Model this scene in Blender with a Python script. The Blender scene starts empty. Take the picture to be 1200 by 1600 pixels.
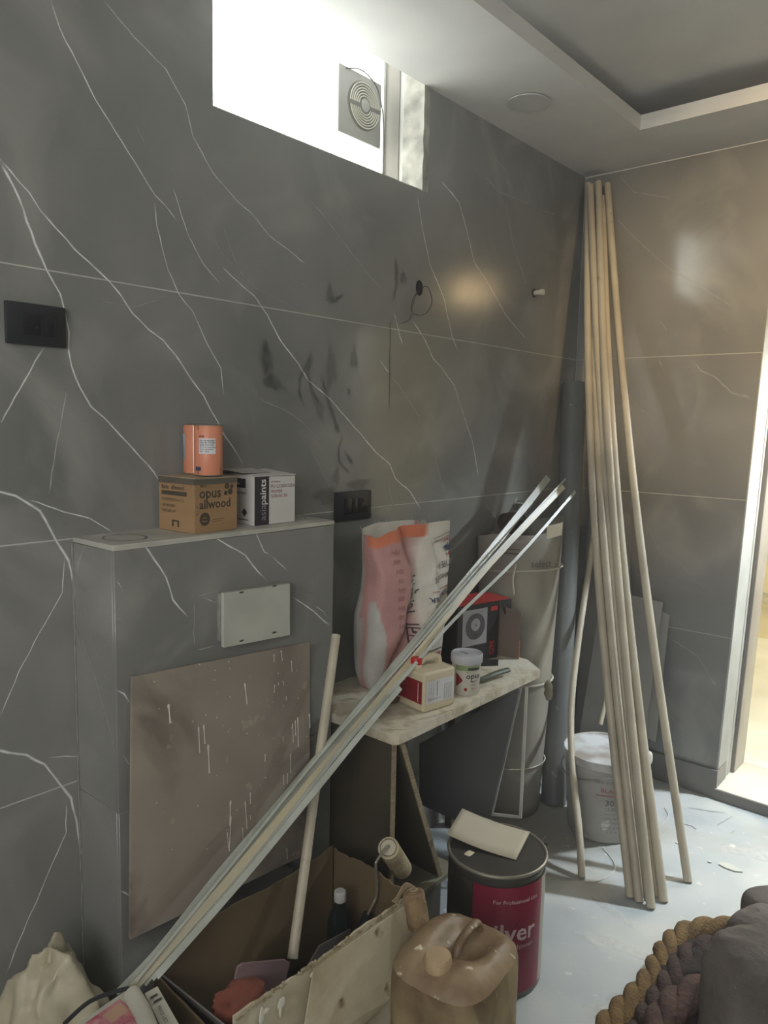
import bpy, bmesh, math, random
from mathutils import Vector, Matrix, noise

# ---------------------------------------------------------------- camera, light, exposure
SC = bpy.context.scene
COL = SC.collection
cd = bpy.data.cameras.new('camera'); cam = bpy.data.objects.new('camera', cd); COL.objects.link(cam)
cd.sensor_fit = 'VERTICAL'; cd.sensor_height = 24.0; cd.lens = 17.67; cd.clip_start = 0.05
cam.matrix_world = Matrix([[0.757326, -0.091165, 0.646643, 1.599561], [0.652694, 0.073575, -0.75404, -3.173095], [0.021165, 0.993114, 0.115224, 1.508903], [0.0, 0.0, 0.0, 1.0]])
SC.camera = cam
SC.view_settings.view_transform = 'Standard'; SC.view_settings.look = 'None'
SC.view_settings.gamma = 1.0; SC.view_settings.use_curve_mapping = False
SC.view_settings.exposure = 0.0
W = bpy.data.worlds.new('world'); SC.world = W; W.use_nodes = True
W.node_tree.nodes['Background'].inputs[0].default_value = (0.75, 0.85, 1.0, 1)
W.node_tree.nodes['Background'].inputs[1].default_value = 0.5

def area(name, loc, target, size, power, color, size_y=None):
    l = bpy.data.lights.new(name, 'AREA'); l.energy = power; l.color = color; l.size = size
    if size_y: l.shape = 'RECTANGLE'; l.size_y = size_y
    o = bpy.data.objects.new(name, l); COL.objects.link(o); o.location = loc
    o.rotation_euler = (Vector(target) - Vector(loc)).to_track_quat('-Z', 'Y').to_euler()
    return o
HALL_W, ROOM_W, WARM_W, PANE_E = 36, 78, 230, 7.0
area('hall_daylight', (1.56, 0.43, 2.2), (0.75, -0.75, 0.0), 0.14, HALL_W, (0.84, 0.93, 1.0)).data.spread = math.radians(110)
area('hall_ceiling_lamp', (1.1, 2.2, 2.95), (1.1, 2.2, 0.0), 1.0, 80, (1.0, 0.93, 0.78))
area('room_rear_fill', (1.5, -4.55, 2.0), (1.0, 0.0, 2.4), 2.4, ROOM_W, (1.0, 0.99, 0.96), 1.3)  # added soft fill from behind the camera; no opening is built there
wl_ = bpy.data.lights.new('warm_fill_spot', 'SPOT'); wl_.energy = WARM_W; wl_.color = (1.0, 0.70, 0.36); wl_.spot_size = math.radians(48); wl_.spot_blend = 1.0; wl_.shadow_soft_size = 0.06  # added unseen spot that puts a warm wash on the doorway wall
wo_ = bpy.data.objects.new('warm_fill_spot', wl_); COL.objects.link(wo_); wo_.location = (1.9, -1.9, 2.57)
wo_.rotation_euler = (Vector((0.80, 0.0, 1.95)) - wo_.location).to_track_quat('-Z', 'Y').to_euler()

# ---------------------------------------------------------------- materials
def srgb(r, g, b):
    f = lambda c: ((c / 255 + 0.055) / 1.055) ** 2.4 if c > 10 else c / 255 / 12.92
    return (f(r), f(g), f(b), 1)
class NT:
    def __init__(s, m): s.t = m.node_tree; s.n = s.t.nodes; s.l = s.t.links
    def add(s, k, **kw):
        x = s.n.new(k)
        for a, b in kw.items():
            if a.startswith('i_'): x.inputs[a[2:].replace('_', ' ')].default_value = b
            else: setattr(x, a, b)
        return x
    def link(s, a, b): s.l.new(a, b)
MC = {}
def mat(name, c1, c2=None, scale=6.0, rough=0.6, rough2=None, metal=0.0, bump=0.0, bscale=60.0, detail=4.0, lo=0.35, hi=0.65,
        emit=0.0, alpha=1.0, trans=0.0, spots=None, spot_scale=40, spot_lo=0.62, attr=False, stretch=None, c3=None, scale3=1.5, spec=0.5, sss=0.0):
    if name in MC: return MC[name]
    m = bpy.data.materials.new(name); m.use_nodes = True; MC[name] = m
    N = NT(m); b = N.n['Principled BSDF']
    b.inputs['Roughness'].default_value = rough; b.inputs['Metallic'].default_value = metal
    b.inputs['Specular IOR Level'].default_value = spec
    tc = N.add('ShaderNodeTexCoord'); src = tc.outputs['Object']
    if stretch:
        mp = N.add('ShaderNodeMapping'); mp.inputs['Scale'].default_value = stretch; N.link(src, mp.inputs[0]); src = mp.outputs[0]
    col = None
    if c2 is None: c2 = tuple(x * 0.8 for x in c1[:3]) + (1,)
    nz = N.add('ShaderNodeTexNoise'); nz.inputs['Scale'].default_value = scale; nz.inputs['Detail'].default_value = detail
    N.link(src, nz.inputs['Vector'])
    rp = N.add('ShaderNodeMapRange'); rp.inputs['From Min'].default_value = lo; rp.inputs['From Max'].default_value = hi
    N.link(nz.outputs['Fac'], rp.inputs['Value'])
    mx = N.add('ShaderNodeMix', data_type='RGBA'); mx.inputs['A'].default_value = c1; mx.inputs['B'].default_value = c2
    N.link(rp.outputs[0], mx.inputs['Factor']); col = mx.outputs['Result']
    if c3:
        n3 = N.add('ShaderNodeTexNoise'); n3.inputs['Scale'].default_value = scale3; n3.inputs['Detail'].default_value = 5; n3.inputs['Distortion'].default_value = 1.2
        N.link(src, n3.inputs['Vector'])
        r3 = N.add('ShaderNodeMapRange'); r3.inputs['From Min'].default_value = 0.5; r3.inputs['From Max'].default_value = 0.68
        N.link(n3.outputs['Fac'], r3.inputs['Value'])
        m3 = N.add('ShaderNodeMix', data_type='RGBA'); N.link(r3.outputs[0], m3.inputs['Factor']); N.link(col, m3.inputs['A']); m3.inputs['B'].default_value = c3
        col = m3.outputs['Result']
    if spots:
        n2 = N.add('ShaderNodeTexNoise'); n2.inputs['Scale'].default_value = spot_scale; n2.inputs['Detail'].default_value = 3
        N.link(src, n2.inputs['Vector'])
        r2 = N.add('ShaderNodeMapRange'); r2.inputs['From Min'].default_value = spot_lo; r2.inputs['From Max'].default_value = spot_lo + 0.06
        N.link(n2.outputs['Fac'], r2.inputs['Value'])
        m2 = N.add('ShaderNodeMix', data_type='RGBA'); N.link(r2.outputs[0], m2.inputs['Factor']); N.link(col, m2.inputs['A']); m2.inputs['B'].default_value = spots
        col = m2.outputs['Result']
    if attr:
        at = N.add('ShaderNodeAttribute', attribute_name='tint'); ma = N.add('ShaderNodeMix', data_type='RGBA', blend_type='MULTIPLY')
        ma.inputs['Factor'].default_value = 1; N.link(col, ma.inputs['A']); N.link(at.outputs['Color'], ma.inputs['B']); col = ma.outputs['Result']
    N.link(col, b.inputs['Base Color'])
    if rough2 is not None:
        rr = N.add('ShaderNodeMapRange'); rr.inputs['From Min'].default_value = lo; rr.inputs['From Max'].default_value = hi
        rr.inputs['To Min'].default_value = rough; rr.inputs['To Max'].default_value = rough2
        N.link(nz.outputs['Fac'], rr.inputs['Value']); N.link(rr.outputs[0], b.inputs['Roughness'])
    if bump:
        bn = N.add('ShaderNodeTexNoise'); bn.inputs['Scale'].default_value = bscale; bn.inputs['Detail'].default_value = 6
        N.link(src, bn.inputs['Vector'])
        bp = N.add('ShaderNodeBump'); bp.inputs['Strength'].default_value = bump; bp.inputs['Distance'].default_value = 0.01
        N.link(bn.outputs['Fac'], bp.inputs['Height']); N.link(bp.outputs[0], b.inputs['Normal'])
    if trans: b.inputs['Transmission Weight'].default_value = trans
    if sss: b.inputs['Subsurface Weight'].default_value = sss; b.inputs['Subsurface Radius'].default_value = (0.02, 0.02, 0.02)
    if emit:
        b.inputs['Emission Strength'].default_value = emit; b.inputs['Emission Color'].default_value = c1
    return m
def fade_mat(name, color, rough=0.5, k=1.0):
    """flat print or stain whose edge fades with the mesh attribute 'fade'"""
    m = bpy.data.materials.new(name); m.use_nodes = True; N = NT(m); b = N.n['Principled BSDF']
    b.inputs['Base Color'].default_value = color; b.inputs['Roughness'].default_value = rough
    at = N.add('ShaderNodeAttribute', attribute_name='fade')
    tc = N.add('ShaderNodeTexCoord'); nz = N.add('ShaderNodeTexNoise'); nz.inputs['Scale'].default_value = 35; nz.inputs['Detail'].default_value = 4
    N.link(tc.outputs['Object'], nz.inputs['Vector'])
    mr = N.add('ShaderNodeMapRange'); mr.inputs['From Min'].default_value = 0.3; mr.inputs['From Max'].default_value = 0.6; mr.inputs['To Min'].default_value = 0.62 * k; mr.inputs['To Max'].default_value = k
    N.link(nz.outputs['Fac'], mr.inputs['Value'])
    mu = N.add('ShaderNodeMath', operation='MULTIPLY'); N.link(at.outputs['Fac'], mu.inputs[0]); N.link(mr.outputs[0], mu.inputs[1])
    N.link(mu.outputs[0], b.inputs['Alpha'])
    return m

# ---------------------------------------------------------------- mesh helpers (world coordinates; a part is shifted back to its thing's origin)
def V(*a): return Vector(a[0] if len(a) == 1 else a)
def link(name, me, m, parent=None, kind=None, smooth=False):
    o = bpy.data.objects.new(name, me); COL.objects.link(o)
    if m and not me.materials: me.materials.append(m)
    if smooth:
        for p in me.polygons: p.use_smooth = True
    if parent is not None:
        o.parent = parent
        if parent.type == 'EMPTY': o.matrix_parent_inverse = Matrix.Translation(-parent.location)
    if kind: o['kind'] = kind
    return o
def bm_obj(name, bm, m, parent=None, kind=None, smooth=False, bev=0.0, seg=2):
    if bev:
        es = [e for e in bm.edges if len(e.link_faces) == 2 and e.calc_face_angle(0) > 0.6]
        bmesh.ops.bevel(bm, geom=es, offset=bev, segments=seg, affect='EDGES', profile=0.5)
    bmesh.ops.recalc_face_normals(bm, faces=bm.faces)
    me = bpy.data.meshes.new(name); bm.to_mesh(me); bm.free()
    o = link(name, me, m, parent, kind)
    if smooth: smooth_by(me, 0.7)
    return o
def smooth_by(me, ang):
    for p in me.polygons: p.use_smooth = True
    try: me.set_sharp_from_angle(angle=ang)
    except Exception: pass
def thing(name, label, cat, loc, group=None):
    o = bpy.data.objects.new(name, None); o.empty_display_size = 0.05; COL.objects.link(o); o.location = loc
    o['label'] = label; o['category'] = cat
    if group: o['group'] = group
    return o
def tag(o, label, cat, group=None, kind=None):
    o['label'] = label; o['category'] = cat
    if group: o['group'] = group
    if kind: o['kind'] = kind
    return o
def struct(o): o['kind'] = 'structure'; return o
def add_box(bm, lo, hi, mtx=None):
    r = bmesh.ops.create_cube(bm, size=1)['verts']
    lo = V(lo); hi = V(hi)
    for v in r:
        v.co = Vector((lo[i] + (v.co[i] + 0.5) * (hi[i] - lo[i]) for i in range(3)))
        if mtx: v.co = mtx @ v.co
    return r
def bx(name, lo, hi, m, parent=None, bev=0.0, mtx=None, kind=None, seg=2, smooth=False):
    bm = bmesh.new(); add_box(bm, lo, hi, mtx); return bm_obj(name, bm, m, parent, kind, bev=bev, seg=seg, smooth=smooth or bev > 0)
def add_slab(bm, pts, off):
    """a polygon of points given thickness off (a vector)"""
    a = [bm.verts.new(V(p)) for p in pts]; b = [bm.verts.new(V(p) + V(off)) for p in pts]
    n = len(a); bm.faces.new(a); bm.faces.new(b[::-1])
    for i in range(n): bm.faces.new((a[i], b[i], b[(i + 1) % n], a[(i + 1) % n]))
    return a + b
def slab(name, pts, off, m, parent=None, bev=0.0, kind=None):
    bm = bmesh.new(); add_slab(bm, pts, off); return bm_obj(name, bm, m, parent, kind, bev=bev)
def catmull(pts, n=6):
    P = [V(p) for p in pts]; out = []
    for i in range(len(P) - 1):
        p0 = P[max(i - 1, 0)]; p1 = P[i]; p2 = P[i + 1]; p3 = P[min(i + 2, len(P) - 1)]
        for k in range(n):
            t = k / n
            out.append(0.5 * ((2 * p1) + (p2 - p0) * t + (2 * p0 - 5 * p1 + 4 * p2 - p3) * t * t + (-p0 + 3 * p1 - 3 * p2 + p3) * t ** 3))
    out.append(P[-1]); return out
def add_sweep(bm, path, prof, up=(0, 0, 1), closed=True, cap=True, scale=None):
    P = [V(p) for p in path]; up = V(up); rings = []
    side = None
    for i, p in enumerate(P):
        t = (P[min(i + 1, len(P) - 1)] - P[max(i - 1, 0)]).normalized()
        if side is None:
            side = t.cross(up)
            if side.length < 0.05: side = t.cross(Vector((1, 0, 0)))
        side = (side - t * side.dot(t)).normalized(); nrm = side.cross(t).normalized()
        s = scale[i] if scale else 1
        rings.append([bm.verts.new(p + side * (a * s) + nrm * (b * s)) for a, b in prof])
    n = len(prof)
    for i in range(len(rings) - 1):
        for k in range(n if closed else n - 1):
            bm.faces.new((rings[i][k], rings[i][(k + 1) % n], rings[i + 1][(k + 1) % n], rings[i + 1][k]))
    if cap and closed:
        bm.faces.new(rings[0][::-1]); bm.faces.new(rings[-1])
    return rings
def circ(r, n=12): return [(r * math.cos(2 * math.pi * k / n), r * math.sin(2 * math.pi * k / n)) for k in range(n)]
def tube(name, path, r, m, parent=None, n=12, smooth=True, scale=None):
    bm = bmesh.new(); add_sweep(bm, path, circ(r, n), scale=scale); return bm_obj(name, bm, m, parent, smooth=smooth)
def hollow_tube(name, path, r, wall, m, parent=None, n=16):
    bm = bmesh.new(); a = add_sweep(bm, path, circ(r, n), cap=False); b = add_sweep(bm, path, circ(r - wall, n), cap=False)
    for e in (0, -1):
        for k in range(n): bm.faces.new((a[e][k], a[e][(k + 1) % n], b[e][(k + 1) % n], b[e][k]))
    return bm_obj(name, bm, m, parent, smooth=True)
def add_lathe(bm, prof, c, n=32, mtx=None, wob=None):
    c = V(c); rings = []
    for r, z in prof:
        ring = []
        for k in range(n):
            a = 2 * math.pi * k / n
            q = Vector((r * math.cos(a), r * math.sin(a), z))
            if wob: q = wob(q, a)
            q = (mtx @ q if mtx else q) + c
            ring.append(bm.verts.new(q))
        rings.append(ring)
    for i in range(len(rings) - 1):
        for k in range(n): bm.faces.new((rings[i][k], rings[i][(k + 1) % n], rings[i + 1][(k + 1) % n], rings[i + 1][k]))
    bm.faces.new(rings[0][::-1]); bm.faces.new(rings[-1])
def lathe(name, prof, c, m, parent=None, n=32, mtx=None, wob=None):
    bm = bmesh.new(); add_lathe(bm, prof, c, n, mtx, wob); return bm_obj(name, bm, m, parent, smooth=True)
def ribbon_mesh(lines, frame, off):
    """soft-edged flat marks: lines = [(points2d, width or widths)], frame = (origin, u, v, n)"""
    o, u, v, n = [V(q) for q in frame]; vs = []; fs = []; fd = []
    rnd = random.Random(5)
    for pts, w in lines:
        P = []
        for i in range(len(pts) - 1):
            a, b = Vector(pts[i]), Vector(pts[i + 1]); L = (b - a).length; k = max(1, int(L / 0.02))
            for j in range(k):
                q = a.lerp(b, j / k)
                if j: q += Vector((rnd.uniform(-1, 1), rnd.uniform(-1, 1))) * 0.0012
                P.append(q)
        P.append(Vector(pts[-1])); m_ = len(P); base = len(vs)
        for i, p in enumerate(P):
            t = P[min(i + 1, m_ - 1)] - P[max(i - 1, 0)]; nn = Vector((-t.y, t.x)).normalized()
            ww = w if not isinstance(w, tuple) else w[0] + (w[1] - w[0]) * i / (m_ - 1)
            ww *= rnd.uniform(0.75, 1.25); e = 1 if 0 < i < m_ - 1 else 0.2
            for s, f in ((-1, 0), (-0.25, 1), (0.25, 1), (1, 0)):
                q = p + nn * ww * s; vs.append(o + u * q.x + v * q.y + n * off); fd.append(f * e)
        for i in range(m_ - 1):
            for k in range(3):
                a = base + i * 4 + k; fs.append((a, a + 1, a + 5, a + 4))
    me = bpy.data.meshes.new('marks'); me.from_pydata(vs, [], fs)
    at = me.attributes.new('fade', 'FLOAT', 'POINT')
    at.data.foreach_set('value', fd); return me
def blob_mesh(blobs, frame, off):
    """soft-edged smears: blobs = [(centre2d, half-width, half-height, angle, strength)]"""
    o, u, v, n = [V(q) for q in frame]; vs = []; fs = []; fd = []
    rnd = random.Random(9)
    for (c, a, b, ang, st) in blobs:
        c = Vector(c); base = len(vs); K = 20
        vs.append(o + u * c.x + v * c.y + n * off); fd.append(st)
        ph = rnd.uniform(0, 6)
        for f, s in ((0.65, st), (1.0, 0)):
            for k in range(K):
                t = 2 * math.pi * k / K; w = 1 + 0.22 * math.sin(3 * t + ph) + 0.15 * math.sin(5 * t + 2 * ph) + rnd.uniform(-.06, .06)
                x, y = a * f * w * math.cos(t), b * f * w * math.sin(t)
                q = c + Vector((x * math.cos(ang) - y * math.sin(ang), x * math.sin(ang) + y * math.cos(ang)))
                vs.append(o + u * q.x + v * q.y + n * off); fd.append(s)
        for k in range(K):
            k2 = (k + 1) % K
            fs.append((base, base + 1 + k, base + 1 + k2)); fs.append((base + 1 + k, base + 1 + K + k, base + 1 + K + k2, base + 1 + k2))
    me = bpy.data.meshes.new('smears'); me.from_pydata(vs, [], fs)
    at = me.attributes.new('fade', 'FLOAT', 'POINT'); at.data.foreach_set('value', fd); return me
_font = {}
def text_geo(s, size, bold=0.0, align='LEFT', shear=0.0):
    c = bpy.data.curves.new('t', 'FONT'); c.body = s; c.size = size; c.resolution_u = 2; c.align_x = align; c.offset = bold * size; c.shear = shear
    o = bpy.data.objects.new('t', c); COL.objects.link(o)
    bpy.context.view_layer.update()
    me = bpy.data.meshes.new_from_object(o.evaluated_get(bpy.context.evaluated_depsgraph_get()))
    vs = [v.co.copy() for v in me.vertices]; fs = [tuple(p.vertices) for p in me.polygons]
    bpy.data.objects.remove(o); bpy.data.curves.remove(c); bpy.data.meshes.remove(me)
    return vs, fs
def prints(name, items, surf, m, parent):
    """items: ('t', text, x, y, size, bold, rot_degrees, align) | ('r', x0, y0, x1, y1) | ('p', [(x,y)..]) on surf(x, y) -> point"""
    vs, fs = [], []
    for it in items:
        if it[0] == 't':
            _, s, x, y, size, bold, rot = it[:7]; al = it[7] if len(it) > 7 else 'LEFT'
            a, f = text_geo(s, size, bold, al); c, sn = math.cos(math.radians(rot)), math.sin(math.radians(rot))
            b = len(vs); vs += [surf(x + q.x * c - q.y * sn, y + q.x * sn + q.y * c) for q in a]; fs += [tuple(i + b for i in g) for g in f]
        elif it[0] == 'r':
            _, x0, y0, x1, y1 = it; n = max(1, int(abs(x1 - x0) / 0.008)); k = max(1, int(abs(y1 - y0) / 0.02))
            b = len(vs)
            for j in range(k + 1):
                for i in range(n + 1): vs.append(surf(x0 + (x1 - x0) * i / n, y0 + (y1 - y0) * j / k))
            for j in range(k):
                for i in range(n):
                    a = b + j * (n + 1) + i; fs.append((a, a + 1, a + n + 2, a + n + 1))
        else:
            b = len(vs); vs += [surf(x, y) for x, y in it[1]]; fs.append(tuple(range(b, b + len(it[1]))))
    me = bpy.data.meshes.new(name); me.from_pydata([tuple(v) for v in vs], [], fs)
    return link(name, me, m, parent, kind='stuff' if len(items) > 1 else None)
def disc(x, y, r, n=20): return ('p', [(x + r * math.cos(6.2832 * k / n), y + r * math.sin(6.2832 * k / n)) for k in range(n)])
def plane_surf(o, u, v, n, off=0.0006):
    o, u, v, n = V(o), V(u).normalized(), V(v).normalized(), V(n).normalized()
    return lambda x, y: o + u * x + v * y + n * off
def cyl_surf(c, r, a0, off=0.0008, taper=0.0, z0=0.0):
    """x runs counter-clockwise along the wall from angle a0, y is height above z0"""
    c = V(c); return lambda x, y: c + Vector(((r + taper * y + off) * math.cos(a0 + x / r), (r + taper * y + off) * math.sin(a0 + x / r), z0 + y))
def blob(name, c, rad, m, parent=None, e=2.5, nz=0.0, nf=6.0, seg=32, rings=18, rot=0.0, fn=None, flat=True):
    """rounded lump with creases"""
    bm = bmesh.new(); c = V(c); R = Matrix.Rotation(rot, 3, 'Z'); rr = []
    sg = lambda x, p: math.copysign(abs(x) ** p, x)
    for i in range(rings + 1):
        ph = -math.pi / 2 + math.pi * i / rings; ring = []
        for k in range(seg):
            a = 2 * math.pi * k / seg; p = 2 / e
            q = Vector((sg(math.cos(ph), p) * sg(math.cos(a), p), sg(math.cos(ph), p) * sg(math.sin(a), p), sg(math.sin(ph), p)))
            q = Vector((q.x * rad[0], q.y * rad[1], q.z * rad[2]))
            if nz:
                w = noise.noise((q + c) * nf) + 0.5 * noise.noise((q + c) * nf * 2.3)
                w = 1 - abs(w) * 2
                q *= 1 + nz * w
            if fn: q = fn(q)
            q = R @ q + c
            if flat and q.z < c.z - rad[2] + 0.001: q.z = c.z - rad[2] + 0.001
            ring.append(bm.verts.new(q))
        rr.append(ring)
    for i in range(rings):
        for k in range(seg): bm.faces.new((rr[i][k], rr[i][(k + 1) % seg], rr[i + 1][(k + 1) % seg], rr[i + 1][k]))
    bmesh.ops.remove_doubles(bm, verts=bm.verts, dist=1e-5)
    return bm_obj(name, bm, m, parent, smooth=True)

# ---------------------------------------------------------------- the room
M_TILE = mat('grey_marble_tile', srgb(136, 136, 132), srgb(118, 119, 116), scale=2.2, rough=0.10, rough2=0.17, detail=9, bump=0.0, c3=srgb(146, 146, 141), scale3=2.6, spec=0.5)
M_GROUT = mat('grey_grout', srgb(188, 188, 180), rough=0.9)
M_VEIN = fade_mat('white_marble_vein', srgb(226, 228, 226), 0.2)
M_FAINT = fade_mat('faint_marble_vein', srgb(172, 173, 170), 0.2)
M_STAIN = fade_mat('oily_stain', srgb(70, 71, 70), 0.35, k=0.36)
M_DUST = fade_mat('dust_smear', srgb(160, 160, 155), 0.6)
M_CEIL = mat('white_ceiling_paint', srgb(214, 213, 208), srgb(206, 205, 201), rough=0.8, bump=0.05, bscale=90)
M_PLASTER = mat('rough_white_plaster', srgb(176, 173, 162), srgb(120, 118, 110), scale=14, rough=0.85, bump=0.5, bscale=30)
M_HALL = mat('cream_hall_wall', srgb(236, 226, 190), rough=0.8)
M_HFLOOR = mat('pale_stone_floor', srgb(226, 224, 210), srgb(205, 203, 188), scale=3, rough=0.25, detail=7)
ROWS = [0.0, 0.113, 0.68, 1.243, 1.815, 2.6]
G = 0.0015
def tile_row(name, parent, a0, a1, z0, z1, axis, m=M_TILE, base=0.0, t=0.009, outward=1):
    lo, hi = (a0 + G, a1 - G), (z0 + G, z1 - G)
    if axis == 'y': return bx(name, (min(base, base - t * outward), lo[0], hi[0]), (max(base, base - t * outward), lo[1], hi[1]), m, parent, bev=0.0008, seg=1)
    return bx(name, (lo[0], min(base, base + t * outward), hi[0]), (lo[1], max(base, base + t * outward), hi[1]), m, parent, bev=0.0008, seg=1)

# left wall, its plane x = 0, with the opening of the high window
WY0, WY1, WZ0 = -1.982, -1.147, 2.272
bm = bmesh.new()
add_box(bm, (-0.25, -4.6, -0.1), (-0.0008, WY0, 3.0)); add_box(bm, (-0.25, WY1, -0.1), (-0.0008, 0.3, 3.0)); add_box(bm, (-0.25, WY0, -0.1), (-0.0008, WY1, WZ0))
wall_left = struct(bm_obj('wall_left', bm, M_GROUT))
for i in range(5):
    z0, z1 = ROWS[i], ROWS[i + 1]
    tile_row('tile', wall_left, -4.6, -2.8, z0, z1, 'y')
    if i < 4: tile_row('tile', wall_left, -2.8, 0.0, z0, z1, 'y')
    else:
        slab('tile', [(0, -2.8 + G, z0 + G), (0, 0 - G, z0 + G), (0, 0 - G, z1), (0, WY1, z1), (0, WY1, WZ0), (0, WY0, WZ0), (0, WY0, z1), (0, -2.8 + G, z1)], (-0.009, 0, 0), M_TILE, wall_left)
FL = ((0, 0, 0), (0, 1, 0), (0, 0, 1), (1, 0, 0))
big = [([(-2.495, 2.009), (-2.460, 1.947), (-2.431, 1.865), (-2.408, 1.815), (-2.380, 1.770), (-2.370, 1.730), (-2.363, 1.692), (-2.365, 1.653), (-2.359, 1.620), (-2.341, 1.575), (-2.317, 1.535), (-2.285, 1.510), (-2.229, 1.454), (-2.177, 1.402), (-2.148, 1.364), (-2.139, 1.339)], (0.0038, 0.0022)),
 ([(-2.495, 2.014), (-2.439, 1.963), (-2.417, 1.932), (-2.348, 1.870), (-2.297, 1.835), (-2.266, 1.813), (-2.239, 1.787), (-2.210, 1.750), (-2.171, 1.719), (-2.130, 1.697), (-2.099, 1.668), (-2.052, 1.610), (-2.016, 1.572), (-1.983, 1.521), (-1.949, 1.469), (-1.916, 1.431), (-1.883, 1.387)], 0.0026),
 ([(-2.543, 1.357), (-2.518, 1.355), (-2.487, 1.345), (-2.438, 1.310), (-2.403, 1.239), (-2.378, 1.195), (-2.366, 1.134), (-2.362, 1.066), (-2.342, 1.019), (-2.336, 0.999)], 0.0036),
 ([(-2.460, 1.335), (-2.386, 1.304), (-2.326, 1.285), (-2.269, 1.246)], 0.0022),
 ([(-2.563, 0.826), (-2.538, 0.807), (-2.484, 0.780), (-2.445, 0.745), (-2.410, 0.683), (-2.387, 0.644), (-2.375, 0.580), (-2.368, 0.506), (-2.341, 0.445)], 0.0038),
 ([(-2.417, 1.655), (-2.438, 1.625), (-2.471, 1.566), (-2.492, 1.530), (-2.513, 1.493)], 0.0022),
 ([(-2.386, 1.201), (-2.394, 1.125), (-2.435, 1.062), (-2.494, 0.969), (-2.536, 0.881)], 0.0018),
 ([(-2.399, 0.641), (-2.401, 0.566), (-2.433, 0.510), (-2.465, 0.449), (-2.514, 0.360), (-2.543, 0.301)], 0.002),
 ([(-2.438, 0.759), (-2.340, 0.730)], 0.0016),
 ([(-2.382, 2.352), (-2.365, 2.304), (-2.328, 2.248), (-2.289, 2.188), (-2.227, 2.118), (-2.149, 2.027), (-2.119, 2.008), (-2.083, 1.975)], (0.0026, 0.0016)),
 ([(-2.268, 2.399), (-2.194, 2.351), (-2.115, 2.313), (-2.062, 2.251), (-2.042, 2.186), (-1.985, 2.118), (-1.908, 2.066), (-1.865, 2.049), (-1.804, 2.004), (-1.735, 1.979), (-1.663, 1.949)], 0.0018),
 ([(-2.150, 2.017), (-2.144, 1.958), (-2.116, 1.865), (-2.085, 1.810), (-2.048, 1.777), (-2.011, 1.712), (-1.962, 1.644), (-1.952, 1.571)], 0.0018),
 ([(-1.961, 1.899), (-1.890, 1.857), (-1.854, 1.840), (-1.809, 1.797), (-1.764, 1.736), (-1.696, 1.677), (-1.653, 1.629), (-1.564, 1.580), (-1.517, 1.543), (-1.435, 1.484), (-1.365, 1.428), (-1.284, 1.379), (-1.253, 1.331), (-1.173, 1.284), (-1.110, 1.216)], (0.0022, 0.0034)),
 ([(-2.101, 2.058), (-2.058, 1.955), (-2.013, 1.893), (-1.961, 1.851)], 0.0014),
 ([(-1.175, 2.253), (-1.147, 2.162), (-1.097, 2.044), (-1.055, 1.998), (-1.012, 1.944), (-0.960, 1.825), (-0.913, 1.767)], 0.0024),
 ([(-1.053, 2.331), (-0.942, 2.284), (-0.882, 2.186), (-0.836, 2.101), (-0.702, 2.012), (-0.610, 1.940), (-0.449, 1.864)], (0.0036, 0.002)),
 ([(-1.282, 1.873), (-1.232, 1.763)], 0.0026), ([(-1.349, 1.714), (-1.294, 1.672)], 0.0026),
 ([(-1.189, 1.856), (-1.117, 1.799), (-1.064, 1.737), (-1.019, 1.714), (-0.939, 1.656), (-0.891, 1.580), (-0.808, 1.452), (-0.757, 1.318)], 0.0028)]
small = [([(-1.682, 2.138), (-1.615, 2.107), (-1.471, 2.009), (-1.407, 1.967), (-1.337, 1.927)], 0.0022), ([(-0.788, 2.573), (-0.726, 2.488), (-0.654, 2.467), (-0.597, 2.381)], 0.0028), ([(-0.488, 2.452), (-0.457, 2.382), (-0.247, 2.388)], 0.0028),
 ([(-0.646, 2.362), (-0.585, 2.225), (-0.526, 2.147), (-0.456, 2.067)], 0.003), ([(-0.798, 2.412), (-0.692, 2.377), (-0.468, 2.384), (-0.296, 2.382)], 0.0028), ([(-1.294, 1.672), (-1.196, 1.594), (-1.116, 1.519)], 0.0022),
 ([(-1.847, 1.589), (-1.822, 1.565), (-1.729, 1.538), (-1.667, 1.505), (-1.599, 1.451)], 0.0018), ([(-1.057, 1.438), (-1.011, 1.340), (-0.939, 1.211)], 0.0026), ([(-1.308, 1.327), (-1.285, 1.307), (-1.259, 1.233)], 0.0024),
 ([(-2.371, 1.577), (-2.386, 1.499), (-2.400, 1.440), (-2.418, 1.342)], 0.003), ([(-1.103, 1.231), (-0.984, 1.107), (-0.941, 1.031)], 0.002), ([(-0.748, 1.318), (-0.696, 1.204), (-0.547, 1.089)], 0.0028), ([(-2.433, 1.551), (-2.393, 1.526), (-2.321, 1.500)], 0.0012),
 ([(-2.205, 2.184), (-2.158, 2.108)], 0.0012), ([(-1.961, 2.008), (-1.917, 1.922), (-1.864, 1.858)], 0.0012), ([(-2.009, 1.990), (-1.951, 1.924), (-1.847, 1.860), (-1.710, 1.828)], 0.0012), ([(-1.879, 0.541), (-1.856, 0.475), (-1.844, 0.433)], 0.001),
 ([(-2.292, 1.768), (-2.205, 1.765), (-2.120, 1.798)], 0.0014), ([(-1.656, 1.455), (-1.603, 1.379), (-1.548, 1.300)], 0.0014), ([(-1.758, 1.941), (-1.711, 1.898), (-1.637, 1.891)], 0.0012)]
link('marble_veins', ribbon_mesh(big, FL, 0.0004), M_VEIN, wall_left, kind='stuff')
link('faint_veins', ribbon_mesh(small, FL, 0.0004), M_FAINT, wall_left, kind='stuff')
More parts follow.
